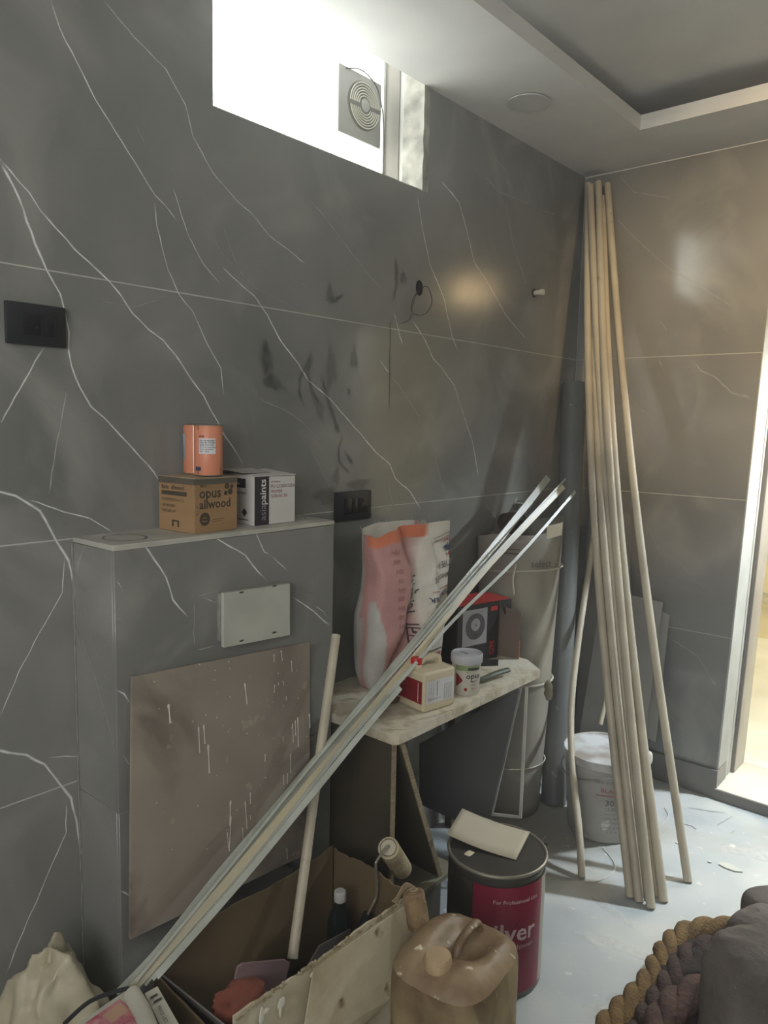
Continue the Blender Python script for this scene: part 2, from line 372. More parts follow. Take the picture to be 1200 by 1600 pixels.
st_ = [([(-1.814, 1.731), (-1.820, 1.679), (-1.802, 1.629), (-1.779, 1.596)], (0.020, 0.022)), ([(-1.779, 1.639), (-1.756, 1.606), (-1.737, 1.594)], 0.012), ([(-1.642, 1.715), (-1.664, 1.670), (-1.688, 1.632), (-1.691, 1.596), (-1.668, 1.550)], 0.007), ([(-1.639, 1.708), (-1.659, 1.652), (-1.638, 1.599), (-1.611, 1.563)], 0.010),
 ([(-1.602, 1.650), (-1.586, 1.601), (-1.547, 1.522), (-1.524, 1.474)], 0.011), ([(-1.507, 1.474), (-1.526, 1.435), (-1.522, 1.393), (-1.476, 1.352)], 0.008), ([(-1.500, 1.425), (-1.459, 1.379)], 0.010), ([(-1.572, 1.864), (-1.545, 1.871), (-1.510, 1.893)], 0.010), ([(-1.275, 2.043), (-1.269, 1.955), (-1.289, 1.902)], 0.012), ([(-1.297, 1.841), (-1.293, 1.557)], 0.005)]
link('oily_smears', ribbon_mesh(st_, FL, 0.0007), M_STAIN, wall_left, kind='stuff')
sb_ = [([(-1.793, 1.616), (-1.793, 1.616)][0], 0.035, 0.022, -0.3, 0.9), ([(-1.807, 1.680), (-1.807, 1.680)][0], 0.022, 0.045, 0.1, 0.8), ([(-1.563, 1.672), (-1.563, 1.672)][0], 0.024, 0.075, 0.0, 0.7), ([(-1.464, 1.707), (-1.464, 1.707)][0], 0.020, 0.040, 0.1, 0.7), ([(-1.570, 1.886), (-1.570, 1.886)][0], 0.018, 0.030, 0.2, 0.8),
 ([(-1.237, 1.980), (-1.237, 1.980)][0], 0.020, 0.024, 0.0, 0.8), ([(-1.556, 1.870), (-1.556, 1.870)][0], 0.035, 0.012, 0.3, 0.7), ([(-1.485, 1.606), (-1.485, 1.606)][0], 0.008, 0.014, 0.3, 0.8), ([(-1.581, 1.292), (-1.581, 1.292)][0], 0.05, 0.03, 0.0, 0.7), ([(-1.434, 1.318), (-1.434, 1.318)][0], 0.05, 0.025, 0.0, 0.7), ([(-1.614, 1.557), (-1.614, 1.557)][0], 0.02, 0.05, 0.5, 0.6), ([(-1.535, 1.348), (-1.535, 1.348)][0], 0.018, 0.03, 0.0, 0.6)]
link('broad_smears', blob_mesh(sb_, FL, 0.0009), M_STAIN, wall_left, kind='stuff')

# right wall (with the doorway), its plane y = 0
JX, JX2, JZ = 0.722, 1.6, 2.13
bm = bmesh.new()
add_box(bm, (-0.0008, 0.0008, -0.1), (JX - 0.0009, 0.33, 3.0)); add_box(bm, (JX2 + 0.0095, 0.0008, -0.1), (3.0, 0.33, 3.0)); add_box(bm, (JX - 0.0009, 0.0008, JZ + 0.0095), (JX2 + 0.0095, 0.33, 3.0))
wall_right = struct(bm_obj('wall_right', bm, M_GROUT))
for i in range(1, 5):
    z0, z1 = ROWS[i], ROWS[i + 1]
    if i < 4:
        tile_row('tile', wall_right, 0.0, JX, z0, z1, 'x'); tile_row('tile', wall_right, JX2, 3.0, z0, z1, 'x')
        bx('tile', (JX - 0.009, 0.0095 + G, z0 + G), (JX, 0.105, z1 - G), M_TILE, wall_right, bev=0.0008, seg=1)
    else:
        slab('tile', [(G, 0, z0 + G), (JX, 0, z0 + G), (JX, 0, JZ), (JX2, 0, JZ), (JX2, 0, z0 + G), (3.0, 0, z0 + G), (3.0, 0, z1), (G, 0, z1)], (0, 0.009, 0), M_TILE, wall_right)
        bx('tile', (JX - 0.009, 0.0095 + G, z0 + G), (JX, 0.105, JZ), M_TILE, wall_right)
FR = ((0, 0, 0), (1, 0, 0), (0, 0, 1), (0, -1, 0))
rv = [([(0.149, 2.409), (0.234, 2.318), (0.391, 2.172), (0.522, 2.087), (0.663, 1.988)], 0.002), ([(0.514, 1.797), (0.545, 1.753), (0.609, 1.723), (0.702, 1.634)], 0.0024), ([(0.369, 1.811), (0.397, 1.757)], 0.0024), ([(0.697, 2.479), (0.747, 2.432)], 0.0022),
 ([(0.359, 1.976), (0.408, 1.908)], 0.002), ([(0.481, 0.997), (0.560, 0.916), (0.636, 0.860)], 0.002), ([(0.448, 0.656), (0.505, 0.629), (0.619, 0.576), (0.660, 0.514), (0.696, 0.463)], 0.003), ([(0.470, 0.306), (0.526, 0.293), (0.575, 0.250), (0.628, 0.130)], 0.0026),
 ([(0.333, 1.158), (0.426, 1.001), (0.485, 0.927)], 0.002), ([(0.214, 1.705), (0.306, 1.595), (0.363, 1.569)], 0.002), ([(0.147, 2.593), (0.222, 2.502), (0.387, 2.448)], 0.002)]
link('faint_veins', ribbon_mesh(rv, FR, 0.0004), M_FAINT, wall_right, kind='stuff')
# far sides of the room, out of the picture: they only bounce light and show in reflections
wb = struct(bx('wall_back', (-0.25, -4.7, -0.1), (3.0, -4.6, 3.0), mat('far_wall_paint', srgb(150, 148, 142), rough=0.7)))
ws = struct(bx('wall_far_side', (2.9, -4.6, -0.1), (3.0, 0.0, 3.0), MC['far_wall_paint']))

# skirting tile of the right wall, one piece turned into the doorway
M_SKIRT = mat('grey_skirting', srgb(120, 117, 112), srgb(108, 106, 102), rough=0.35)
bs = struct(bx('baseboard_right', (0.0, -0.014, 0.0), (JX + 0.008, 0.0095, 0.12), M_SKIRT, bev=0.001, seg=1))
bx('return_piece', (JX - 0.009, 0.0097, 0.046), (JX + 0.008, 0.105, 0.125), M_SKIRT, bs, bev=0.001, seg=1)
# floor
M_FLOOR = mat('dusty_cement_floor', srgb(158, 166, 170), srgb(186, 188, 184), scale=2.4, rough=0.42, rough2=0.6, detail=9, c3=srgb(150, 143, 130), scale3=1.1, bump=0.12, bscale=25, lo=0.38, hi=0.62, spots=srgb(205, 204, 196), spot_scale=22, spot_lo=0.66)
floor = struct(bx('floor', (-0.25, -4.6, -0.08), (3.0, 0.0095, 0.0), M_FLOOR))
link('dust_swirls', blob_mesh([((0.95, -1.35), 0.16, 0.05, 0.6, 0.5), ((0.8, -1.15), 0.13, 0.03, 0.2, 0.45), ((0.72, -1.0), 0.10, 0.02, -0.3, 0.4), ((1.05, -0.95), 0.05, 0.02, 0.8, 0.6), ((0.95, -0.35), 0.10, 0.04, 0.3, 0.4), ((0.98, -1.1), 0.06, 0.015, 1.2, 0.5)], ((0, 0, 0), (1, 0, 0), (0, 1, 0), (0, 0, 1)), 0.0006), fade_mat('white_dust_swirl', srgb(222, 222, 216), 0.7), floor, kind='stuff')
link('dark_scuffs', ribbon_mesh([([(0.670, -0.167), (0.748, -0.137), (0.799, -0.103)], 0.008), ([(0.857, -0.262), (0.868, -0.220)], 0.004), ([(0.802, -0.232), (0.826, -0.112)], 0.003), ([(0.600, -0.482), (0.625, -0.483)], 0.003), ([(0.889, -0.665), (0.896, -0.673)], 0.004), ([(0.701, -1.057), (0.707, -1.061)], 0.004)], ((0, 0, 0), (1, 0, 0), (0, 1, 0), (0, 0, 1)), 0.0006), M_STAIN, floor, kind='stuff')
# false ceiling with its tray: a lowered band and the slab above it
TX0, TX1, TY0, TY1 = 0.397, 2.35, -3.9, -0.376
bm = bmesh.new()
for lo, hi in (((0.0, -4.6, 2.6), (TX0, 0.0095, 2.652)), ((TX1, -4.6, 2.6), (2.9, 0.0095, 2.652)), ((TX0, TY1, 2.6), (TX1, 0.0095, 2.652)), ((TX0, -4.6, 2.6), (TX1, TY0, 2.652))): add_box(bm, lo, hi)
ceiling = struct(bm_obj('ceiling', bm, M_CEIL))
bx('tray_slab', (-0.0095, -4.6, 2.72), (3.0, 0.0095, 2.8), M_CEIL, ceiling)
bx('corner_bead', (0.0, -0.003, 2.597), (3.0, 0.0, 2.6), M_CEIL, ceiling)

# window: recess in the wall, translucent pane, side frame
win = struct(bx('window_1', (-0.25, WY0, WZ0), (-0.0012, WY1, WZ0 + 0.004), M_PLASTER))
M_PANE = mat('lit_white_pane', srgb(247, 252, 250), srgb(240, 248, 246), scale=3, rough=0.3, emit=PANE_E)
bx('pane', (-0.190, WY0 - 0.02, WZ0 - 0.01), (-0.172, -1.148, 2.9), M_PANE, win)
bx('reveal_board', (-0.172, WY1 - 0.004, WZ0), (-0.105, WY1 + 0.02, 2.72), mat('grey_reveal_board', srgb(122, 118, 108), rough=0.7), win)
bx('reveal_groove', (-0.105, WY1 + 0.006, WZ0), (-0.085, WY1 + 0.02, 2.72), mat('dim_groove', srgb(70, 68, 64), rough=0.8), win)
def rough_edge(q, s): return q + Vector((0, noise.noise(q * 25) * s, noise.noise(q * 31 + Vector((5, 0, 0))) * s))
bm = bmesh.new()
rows = []
for i in range(25):
    z = WZ0 + (2.66 - WZ0) * i / 24
    rows.append([bm.verts.new((x, WY1 - 0.005 + 0.006 * noise.noise(Vector((x * 30, 2, z * 22))), z)) for x in (-0.085, -0.065, -0.04, -0.018, 0.0015)])
for i in range(24):
    for k in range(4): bm.faces.new((rows[i][k], rows[i][k + 1], rows[i + 1][k + 1], rows[i + 1][k]))
e = bmesh.ops.extrude_face_region(bm, geom=bm.faces[:])
for v in [x for x in e['geom'] if isinstance(x, bmesh.types.BMVert)]: v.co.y += 0.03
bm_obj('plaster_reveal', bm, M_PLASTER, win, smooth=True)
bx('pane_strip', (-0.172, -1.162, WZ0), (-0.166, -1.150, 2.72), mat('white_strip', srgb(235, 235, 230), rough=0.5), win)
# exhaust fan let into the pane
M_FAN = mat('grey_fan_plastic', srgb(168, 168, 160), rough=0.5)
M_FAND = mat('dark_fan_gap', srgb(110, 108, 100), rough=0.6)
fc = (-0.1550, -1.2907, 2.5249)
FAN = V(fc)
fan = thing('exhaust_fan', 'square white exhaust fan with a round ringed grille set in the bright high window', 'fan', FAN)
hb = 0.103
bx('housing', (-0.172, FAN.y - hb, FAN.z - hb), (-0.150, FAN.y + hb, FAN.z + hb), M_FAN, fan, bev=0.006)
RotX = Matrix.Rotation(math.pi / 2, 3, 'Y')
gc = FAN + Vector((0.005, 0.012, 0.006))
lathe('grille_well', [(0.074, 0.0), (0.074, 0.004), (0.02, 0.006)], gc, M_FAND, fan, 40, RotX)
for r in (0.028, 0.036, 0.044, 0.052, 0.060, 0.068):
    ring = [gc + Vector((0.0075, r * math.cos(t), r * math.sin(t))) for t in [2 * math.pi * k / 40 for k in range(41)]]
    tube('grille_ring', ring, 0.0022, mat('grille_ring', srgb(214, 212, 196), rough=0.4), fan, 6)
lathe('hub', [(0.020, 0.0), (0.020, 0.010), (0.016, 0.012)], gc, M_FAN, fan, 24, RotX)
bx('grille_bar', (gc.x + 0.004, gc.y - 0.074, gc.z - 0.010), (gc.x + 0.010, gc.y + 0.074, gc.z + 0.002), MC['dark_fan_gap'], fan, mtx=Matrix.Translation(gc) @ Matrix.Rotation(0.05, 4, 'X') @ Matrix.Translation(-gc))
cord = catmull([(-0.1500, -1.3638, 2.6188), (-0.1350, -1.3030, 2.6283), (-0.1250, -1.2455, 2.5967), (-0.1250, -1.2151, 2.5373), (-0.1300, -1.1969, 2.4537), (-0.1500, -1.1768, 2.3468)], 6)
tube('power_cord', cord, 0.0022, mat('grey_cord', srgb(96, 94, 88), rough=0.6), fan, 8)

# round cover in the ceiling band
rl = lathe('ceiling_light', [(0.070, 2.597), (0.073, 2.594), (0.072, 2.592), (0.002, 2.592)][::-1], (0.2, -0.842, 0), mat('light_cover', srgb(196, 195, 190), rough=0.6), n=40)
tag(rl, 'round flush ceiling light cover in the white lowered ceiling band', 'ceiling light')
# added ring around the warm fill spot, outside the picture
dl = lathe('added_lamp_ring', [(0.075, 2.712), (0.075, 2.72), (0.06, 2.72), (0.06, 2.714)], (1.9, -1.9, 0), MC['light_cover'], n=24)
tag(dl, 'small unseen ring added in the ceiling around the warm fill spot', 'lamp')

# doorway frame and step
M_FRAME = mat('grey_door_frame', srgb(128, 124, 118), srgb(118, 114, 110), rough=0.4)
M_FRAMEL = mat('pale_door_frame', srgb(176, 168, 156), rough=0.4)
door = struct(bx('door_1', (JX - 0.009, 0.105, 0.046), (JX + 0.001, 0.19, JZ), M_FRAME, bev=0.0008, seg=1))
bx('frame_groove', (JX + 0.001, 0.148, 0.046), (JX + 0.004, 0.154, JZ), M_FRAMEL, door)
bx('frame_post', (JX - 0.009, 0.19, 0.046), (JX + 0.02, 0.33, JZ), M_FRAMEL, door, bev=0.002)
bx('frame_lip', (JX - 0.0, 0.186, 0.046), (JX + 0.018, 0.19, JZ), M_FRAME, door)
bx('frame_head', (JX, 0.19, JZ - 0.03), (JX2, 0.33, JZ), M_FRAMEL, door)
bx('frame_post', (JX2 - 0.02, 0.19, 0.046), (JX2 + 0.009, 0.33, JZ), M_FRAMEL, door)
bx('reveal', (JX2 - 0.001, 0.0095, 0.046), (JX2 + 0.009, 0.19, JZ), M_FRAME, door)
sill = struct(bx('trim_1', (JX, -0.016, 0.0), (JX2, 0.33, 0.046), M_HFLOOR, bev=0.003))
bx('step_riser', (JX + 0.002, -0.022, 0.0), (JX2, -0.016, 0.043), M_SKIRT, sill)
# the left jamb is a little out of plumb: it leans towards the opening as it rises
for o in [wall_right, door, bs] + list(wall_right.children) + list(door.children) + list(bs.children):
    for v in o.data.vertices:
        if abs(v.co.x - JX) < 0.035: v.co.x += 0.031 * max(0.0, v.co.z - 0.13)
# hall beyond
hf = struct(bx('floor_hall', (-1.2, 0.33, -0.05), (3.2, 3.0, 0.046), M_HFLOOR))
hw = struct(bx('wall_hall', (-1.2, 2.6, 0.046), (3.2, 2.7, 3.1), M_HALL))
bx('chipped_skirting', (-1.2, 2.585, 0.30), (3.2, 2.6, 0.38), mat('chipped_render', srgb(170, 166, 148), srgb(215, 208, 180), scale=20, rough=0.9, bump=0.4), hw)
struct(bx('wall_hall_left', (-1.3, 0.33, 0.046), (-1.2, 2.7, 3.1), M_HALL)); struct(bx('wall_hall_right', (3.2, 0.33, 0.046), (3.3, 2.7, 3.1), M_HALL))
struct(bx('ceiling_hall', (-1.3, 0.33, 3.0), (3.3, 2.7, 3.1), M_CEIL))
M_LED = mat('warm_strip_light', (1.0, 0.82, 0.5, 1), (1.0, 0.82, 0.5, 1), emit=9)
for x, lab in ((0.95, 'warm strip light on the hall ceiling nearer the corner side'), (1.35, 'warm strip light on the hall ceiling nearer the far jamb')):
    tag(bx('strip_light', (x, 0.6, 2.985), (x + 0.03, 2.3, 3.0), M_LED), lab, 'light', 'strip lights of the hall')

# ---------------------------------------------------------------- tiled cistern box
M_BOX = M_TILE
CX, CY0, CY1, CZ = 0.17, -2.366, -1.714, 1.247
cis = thing('cistern_box', 'tall grey marble tiled cistern box against the left wall, ledge on top', 'cistern box', (CX / 2, (CY0 + CY1) / 2, 0))
bx('core', (0.0005, CY0 + 0.008, 0.0), (CX - 0.008, CY1 - 0.008, CZ - 0.012), M_GROUT, cis)
for z0, z1 in ((0.0, 0.66), (0.66, CZ - 0.012)):
    bx('tile', (CX - 0.0085, CY0 + 0.0006, z0 + 0.0006), (CX, CY1 - 0.0006, z1 - 0.0006), M_BOX, cis, bev=0.0008, seg=1)
    bx('tile', (0.0005, CY0, z0 + 0.0006), (CX - 0.009, CY0 + 0.0085, z1 - 0.0006), M_BOX, cis, bev=0.0008, seg=1)
    bx('tile', (0.0005, CY1 - 0.0085, z0 + 0.0006), (CX - 0.009, CY1, z1 - 0.0006), M_BOX, cis, bev=0.0008, seg=1)
bx('top_slab', (0.0005, CY0 - 0.001, CZ - 0.0118), (CX + 0.001, CY1 + 0.001, CZ), mat('dusty_ledge_tile', srgb(190, 188, 178), srgb(160, 160, 152), scale=9, rough=0.5, detail=6), cis, bev=0.001, seg=1)
FC = ((CX, 0, 0), (0, 1, 0), (0, 0, 1), (1, 0, 0)); FS = ((0, CY0, 0), (1, 0, 0), (0, 0, 1), (0, -1, 0)); FT = ((0, 0, CZ), (1, 0, 0), (0, 1, 0), (0, 0, 1))
cv = [([(-2.298, 1.247), (-2.272, 1.209), (-2.241, 1.162), (-2.225, 1.110), (-2.187, 1.065)], 0.003), ([(-2.120, 1.247), (-2.070, 1.215), (-2.021, 1.187), (-1.981, 1.141), (-1.952, 1.114)], 0.0028), ([(-1.865, 1.058), (-1.805, 1.018), (-1.726, 0.956)], 0.0028), ([(-1.993, 1.248), (-1.960, 1.187), (-1.939, 1.178)], 0.0024),
 ([(-2.368, 0.939), (-2.349, 0.926), (-2.332, 0.895)], 0.003), ([(-1.939, 1.178), (-1.881, 1.128)], 0.0016), ([(-2.363, 1.176), (-2.355, 1.166), (-2.345, 1.146)], 0.0014), ([(-1.788, 1.024), (-1.752, 1.000), (-1.734, 0.974)], 0.0012), ([(-2.365, 1.097), (-2.340, 1.076)], 0.0014), ([(-2.370, 0.487), (-2.340, 0.455)], 0.0024),
 ([(-2.356, 0.797), (-2.334, 0.753)], 0.0014)]
link('marble_veins', ribbon_mesh(cv, FC, 0.0004), M_VEIN, cis, kind='stuff')
link('side_veins', ribbon_mesh([([(0.02, 1.15), (0.07, 1.03), (0.15, 0.93)], 0.001), ([(0.01, 1.04), (0.06, 0.98), (0.12, 0.88), (0.165, 0.80)], 0.0016), ([(0.02, 0.6), (0.09, 0.5), (0.14, 0.42)], 0.001)], FS, 0.0004), M_FAINT, cis, kind='stuff')
link('pencil_lines', ribbon_mesh([([(-2.169, 1.107), (-2.170, 0.982)], 0.0012), ([(-2.169, 1.107), (-2.093, 1.112)], 0.0012), ([(-2.170, 0.982), (-2.103, 0.980)], 0.0012), ([(-2.148, 1.105), (-2.103, 1.079)], 0.0022)], FC, 0.0006), fade_mat('chalk_line', srgb(190, 190, 182), 0.7), cis, kind='stuff')
ring = [(0.085 + 0.05 * math.cos(t), -2.29 + 0.045 * math.sin(t)) for t in [k * 0.3142 for k in range(21)]]
link('ring_stain', ribbon_mesh([(ring, 0.003)], FT, 0.0005), fade_mat('ring_stain', srgb(110, 110, 106), 0.6), cis, kind='stuff')
link('silicone_bead', ribbon_mesh([([(CY0 - 0.003, 0.0), (CY0 - 0.003, CZ)], 0.0035)], FL, 0.0012), M_DUST, cis)
link('foot_smears', ribbon_mesh([([(0.03, -1.76), (0.07, -1.80), (0.10, -1.77)], 0.006), ([(0.06, -1.73), (0.11, -1.76), (0.14, -1.74)], 0.006)], FT, 0.0005), M_STAIN, cis, kind='stuff')
# flush plate
fp = thing('flush_plate', 'off-white rectangular flush plate standing proud of the tiled cistern box', 'flush plate', (CX, -1.99, 1.04))
M_FP = mat('dusty_white_plastic', srgb(186, 188, 178), srgb(174, 176, 166), scale=12, rough=0.45)
PL = [(0.2050, -2.1107, 1.1124), (0.2050, -1.9059, 1.1047), (0.2050, -1.9047, 0.9718), (0.2050, -2.1112, 0.9827)]
slab('plate_face', PL, (-0.010, 0, 0), M_FP, fp, bev=0.003)
bx('box_body', (CX - 0.004, V(PL[0]).y + 0.006, V(PL[3]).z + 0.008), (0.196, V(PL[1]).y - 0.006, V(PL[0]).z - 0.006), mat('dusty_box_edge', srgb(150, 151, 142), srgb(120, 121, 115), scale=30, rough=0.8, bump=0.3), fp, bev=0.002)
for yy in (0.25, 0.75):
    for zz in (PL[0][2] - 0.006, PL[3][2] + 0.006):
        y = PL[0][1] + (PL[1][1] - PL[0][1]) * yy
        bx('notch', (0.2045, y - 0.006, zz - 0.002), (0.2056, y + 0.006, zz + 0.002), MC['dim_groove'], fp)

# ---------------------------------------------------------------- fittings on the left wall
M_BLACK = mat('black_switch_plastic', srgb(38, 42, 44), rough=0.35)
M_BLACK2 = mat('black_switch_key', srgb(30, 33, 35), rough=0.25)
def switch(lo, hi, label, keys, z_off=0.0):
    t = thing('switch_plate', label, 'switch', (0, (lo[0] + hi[0]) / 2, (lo[1] + hi[1]) / 2), 'black switch plates on the left wall')
    bx('plate', (0.0005, lo[0], lo[1]), (0.012, hi[0], hi[1]), M_BLACK, t, bev=0.003)
    w, h = hi[0] - lo[0], hi[1] - lo[1]
    for kind, a, b in keys:
        y0, y1 = lo[0] + w * a, lo[0] + w * b; z0, z1 = lo[1] + h * 0.24, hi[1] - h * 0.24
        if kind == 'rocker':
            k = bx('rocker', (0.010, y0, z0), (0.016, y1, z1), M_BLACK2, t, bev=0.0015)
        else:
            k = bx('socket', (0.010, y0, z0), (0.0135, y1, z1), M_BLACK2, t, bev=0.001)
            c = ((y0 + y1) / 2, (z0 + z1) / 2)
            bm = bmesh.new()
            for dy, dz, r in ((0, 0.014, 0.0042), (-0.010, -0.006, 0.0032), (0.010, -0.006, 0.0032)):
                add_lathe(bm, [(r, 0), (r, 0.0006)], (0.0136, c[0] + dy * w / 0.13, c[1] + dz * h / 0.085), 10, RotX)
            bm_obj('pin_holes', bm, mat('hole_black', srgb(8, 8, 8), rough=0.8), k, kind='stuff')
    return t
switch((-2.499, 1.6565), (-2.374, 1.741), 'black switch plate with a socket high on the left wall, near the photo edge', [('socket', 0.26, 0.56), ('rocker', 0.60, 0.80)])
switch((-1.545, 1.211), (-1.385, 1.302), 'black switch plate just right of the cistern box ledge, above the paper sack', [('rocker', 0.22, 0.42), ('rocker', 0.43, 0.60), ('socket', 0.62, 0.88)])
# cable hole with a loop of wire
ho = V((0.0000, -1.1526, 1.9620))
h = thing('cable_hole', 'small dark cable hole in the left wall with wires hanging out', 'cable hole', ho)
lathe('rim', [(0.019, 0.0006), (0.015, 0.0014)], ho, MC['hole_black'], h, 20, RotX, wob=lambda q, a: Vector((q.x * 1.35, q.y, q.z)))
M_WIRE = mat('dark_wire', srgb(60, 58, 54), rough=0.5)
tube('wire', catmull([(0.0040, -1.1574, 1.9568), (0.0300, -1.1464, 1.9641), (0.0200, -1.1069, 1.9249), (0.0150, -1.1233, 1.8876), (0.0120, -1.1640, 1.8724), (0.0100, -1.2026, 1.8822), (0.0120, -1.1968, 1.9238), (0.0040, -1.1606, 1.9501)], 6), 0.0013, M_WIRE, h, 6)
tube('wire', catmull([(0.0030, -1.1661, 1.9494), (0.0120, -1.1993, 1.9030), (0.0080, -1.2091, 1.8550), (0.0040, -1.2432, 1.8370)], 6), 0.0011, M_WIRE, h, 6)
# stub pipe
sp = V((0.0000, -0.4033, 2.0515))
n = thing('pipe_stub', 'short white threaded pipe stub sticking out of the left wall', 'pipe stub', sp)
lathe('socket_ring', [(0.017, 0.0), (0.017, 0.004), (0.010, 0.005)], sp, mat('rust_ring', srgb(66, 60, 52), rough=0.8), n, 20, RotX)
lathe('nipple', [(0.010, 0.0), (0.010, 0.030), (0.012, 0.031), (0.012, 0.044), (0.007, 0.045)], sp, mat('white_pvc', srgb(214, 210, 196), rough=0.4), n, 20, RotX)
# chrome angle valve
av = V((0.0000, -0.4754, 1.1994))
n = thing('angle_valve', 'chrome angle valve on the left wall behind the rolled sheet', 'valve', av)
M_CHROME = mat('dusty_chrome', srgb(190, 190, 186), rough=0.3, metal=0.85)
lathe('flange', [(0.026, 0.0), (0.025, 0.005), (0.012, 0.009)], av, M_CHROME, n, 24, RotX)
lathe('body', [(0.012, 0.006), (0.012, 0.05), (0.016, 0.052), (0.016, 0.066), (0.008, 0.068)], av, M_CHROME, n, 20, RotX)
lathe('outlet', [(0.010, -0.035), (0.010, 0.0), (0.011, 0.004)], av + Vector((0.04, 0, -0.002)), M_CHROME, n, 16)
blob('lever', av + Vector((0.045, 0.028, 0.0)), (0.013, 0.02, 0.008), mat('white_lever', srgb(220, 218, 205), rough=0.4), n, flat=False, seg=16, rings=10)

# ---------------------------------------------------------------- things on the ledge
M_KRAFT = mat('kraft_cardboard', srgb(160, 128, 92), srgb(148, 117, 82), scale=5, rough=0.75, stretch=(1, 1, 6))
M_KRAFT_L = mat('kraft_ink', srgb(74, 66, 54), rough=0.8)
def carton(name, lo, hi, h, rot, piv, m, label, cat, t=0.003):
    T = Matrix.Translation(piv) @ Matrix.Rotation(rot, 4, 'Z')
    r = thing(name, label, cat, piv)
    return r, T
kp = Vector((0.076, -2.088, CZ)); KR = math.radians(4)
k, KT = carton('cardboard_carton', None, None, 0, KR, kp, M_KRAFT, 'small brown kraft carton printed opus allwood on the cistern ledge', 'carton')
S = 0.0655
bx('carton_body', (-S, -S, 0.0006), (S, S, 0.128), M_KRAFT, k, bev=0.0012, seg=1, mtx=KT)
bm = bmesh.new(); add_slab(bm, [KT @ Vector(q) for q in ((-S, -S, 0.1285), (S + 0.001, -S - 0.001, 0.1285), (S + 0.001, S, 0.1285), (-S, S, 0.131))], (0, 0, 0.0015)); bm_obj('top_flap', bm, mat('dusty_kraft', srgb(176, 160, 132), rough=0.8), k)
bm = bmesh.new(); add_box(bm, (S, -S, 0.114), (S + 0.0006, S, 0.129), KT); add_box(bm, (-S, -S - 0.0006, 0.114), (S, -S, 0.129), KT); bm_obj('packing_tape', bm, mat('dull_tape', srgb(98, 92, 80), rough=0.35), k)
bm = bmesh.new(); add_box(bm, (S, -S, 0.1275), (S + 0.001, S, 0.1300), KT); bm_obj('flap_edge', bm, MC['dusty_kraft'], k)
ks = plane_surf(KT @ Vector((S, -S, 0)), KT.to_3x3() @ Vector((0, 1, 0)), (0, 0, 1), KT.to_3x3() @ Vector((1, 0, 0)))
prints('front_printing', [('t', 'opus', 0.014, 0.083, 0.034, 0.02, 0), ('t', 'allwood', 0.014, 0.058, 0.030, 0.02, 0), ('t', 'BIRLA', 0.017, 0.108, 0.008, 0.01, 0), disc(0.098, 0.108, 0.0075), disc(0.108, 0.094, 0.0075), disc(0.094, 0.091, 0.0055), disc(0.113, 0.106, 0.0055),
   disc(0.030, 0.033, 0.0155), ('r', 0.054, 0.030, 0.09, 0.031), ('r', 0.054, 0.025, 0.08, 0.026), ('r', 0.006, 0.045, 0.009, 0.048), ('r', 0.006, 0.062, 0.009, 0.065)], ks, M_KRAFT_L, k)
prints('badge_printing', [('t', 'matt', 0.021, 0.034, 0.008, 0.01, 0), ('t', 'shine', 0.020, 0.026, 0.008, 0.01, 0)], lambda x, y: ks(x, y) + Vector((0.0006, 0, 0)), MC['kraft_cardboard'], k)
kl = plane_surf(KT @ Vector((-S, -S, 0)), KT.to_3x3() @ Vector((1, 0, 0)), (0, 0, 1), KT.to_3x3() @ Vector((0, -1, 0)), 0.001)
prints('side_printing', [('r', 0.012, 0.086, 0.105, 0.096), ('t', 'Birla  allwood', 0.012, 0.100, 0.015, 0.01, 0), ('t', 'CONTENTS 4 x 1 L', 0.012, 0.072, 0.010, 0.0, 0), ('t', 'USE BEFORE', 0.012, 0.058, 0.009, 0.0, 0), ('t', 'THIS SIDE UP', 0.012, 0.045, 0.009, 0, 0), ('r', 0.05, 0.012, 0.056, 0.026), ('r', 0.05, 0.024, 0.075, 0.028), ('r', 0.07, 0.012, 0.076, 0.026)], kl, M_KRAFT_L, k)
# white carton
wp = Vector((0.063, -1.885, CZ))
w_, WT = carton('white_carton', None, None, 0, math.radians(-1), wp, None, 'white asianpaints carton with a purple band standing right of the kraft carton', 'carton')
M_WCARD = mat('white_carton_card', srgb(206, 205, 200), srgb(196, 195, 190), scale=4, rough=0.6)
SX, SY = 0.062, 0.068
bx('carton_body', (-SX, -SY, 0.0006), (SX, SY, 0.124), M_WCARD, w_, bev=0.001, seg=1, mtx=WT)
slab('top_flap', [WT @ Vector(q) for q in ((-SX, -SY, 0.125), (SX, -SY, 0.125), (SX + 0.003, SY, 0.126), (-SX, SY, 0.134))], (0, 0, 0.0015), M_WCARD, w_)
slab('lifted_flap', [WT @ Vector(q) for q in ((-SX, -SY - 0.012, 0.137), (0.02, -SY - 0.004, 0.132), (0.02, 0.02, 0.131), (-SX, 0.02, 0.137))], (0, 0, 0.0012), mat('carton_flap', srgb(180, 178, 170), rough=0.7), w_)
wsf = plane_surf(WT @ Vector((SX, -SY, 0)), WT.to_3x3() @ Vector((0, 1, 0)), (0, 0, 1), WT.to_3x3() @ Vector((1, 0, 0)))
M_PURP = mat('purple_black_ink', srgb(48, 42, 52), rough=0.5)
pband = prints('purple_band', [('r', 0.0, 0.001, 0.047, 0.124)], wsf, M_PURP, w_)
prints('band_lettering', [('t', 'asian', 0.036, 0.012, 0.028, 0.0, 90)], lambda x, y: wsf(x, y) + Vector((0.0006, 0, 0)), mat('grey_ink', srgb(150, 146, 150), rough=0.6), pband)
prints('band_lettering', [('t', 'paints', 0.036, 0.052, 0.028, 0.014, 90)], lambda x, y: wsf(x, y) + Vector((0.0006, 0, 0)), mat('white_ink', srgb(225, 224, 220), rough=0.6), pband)
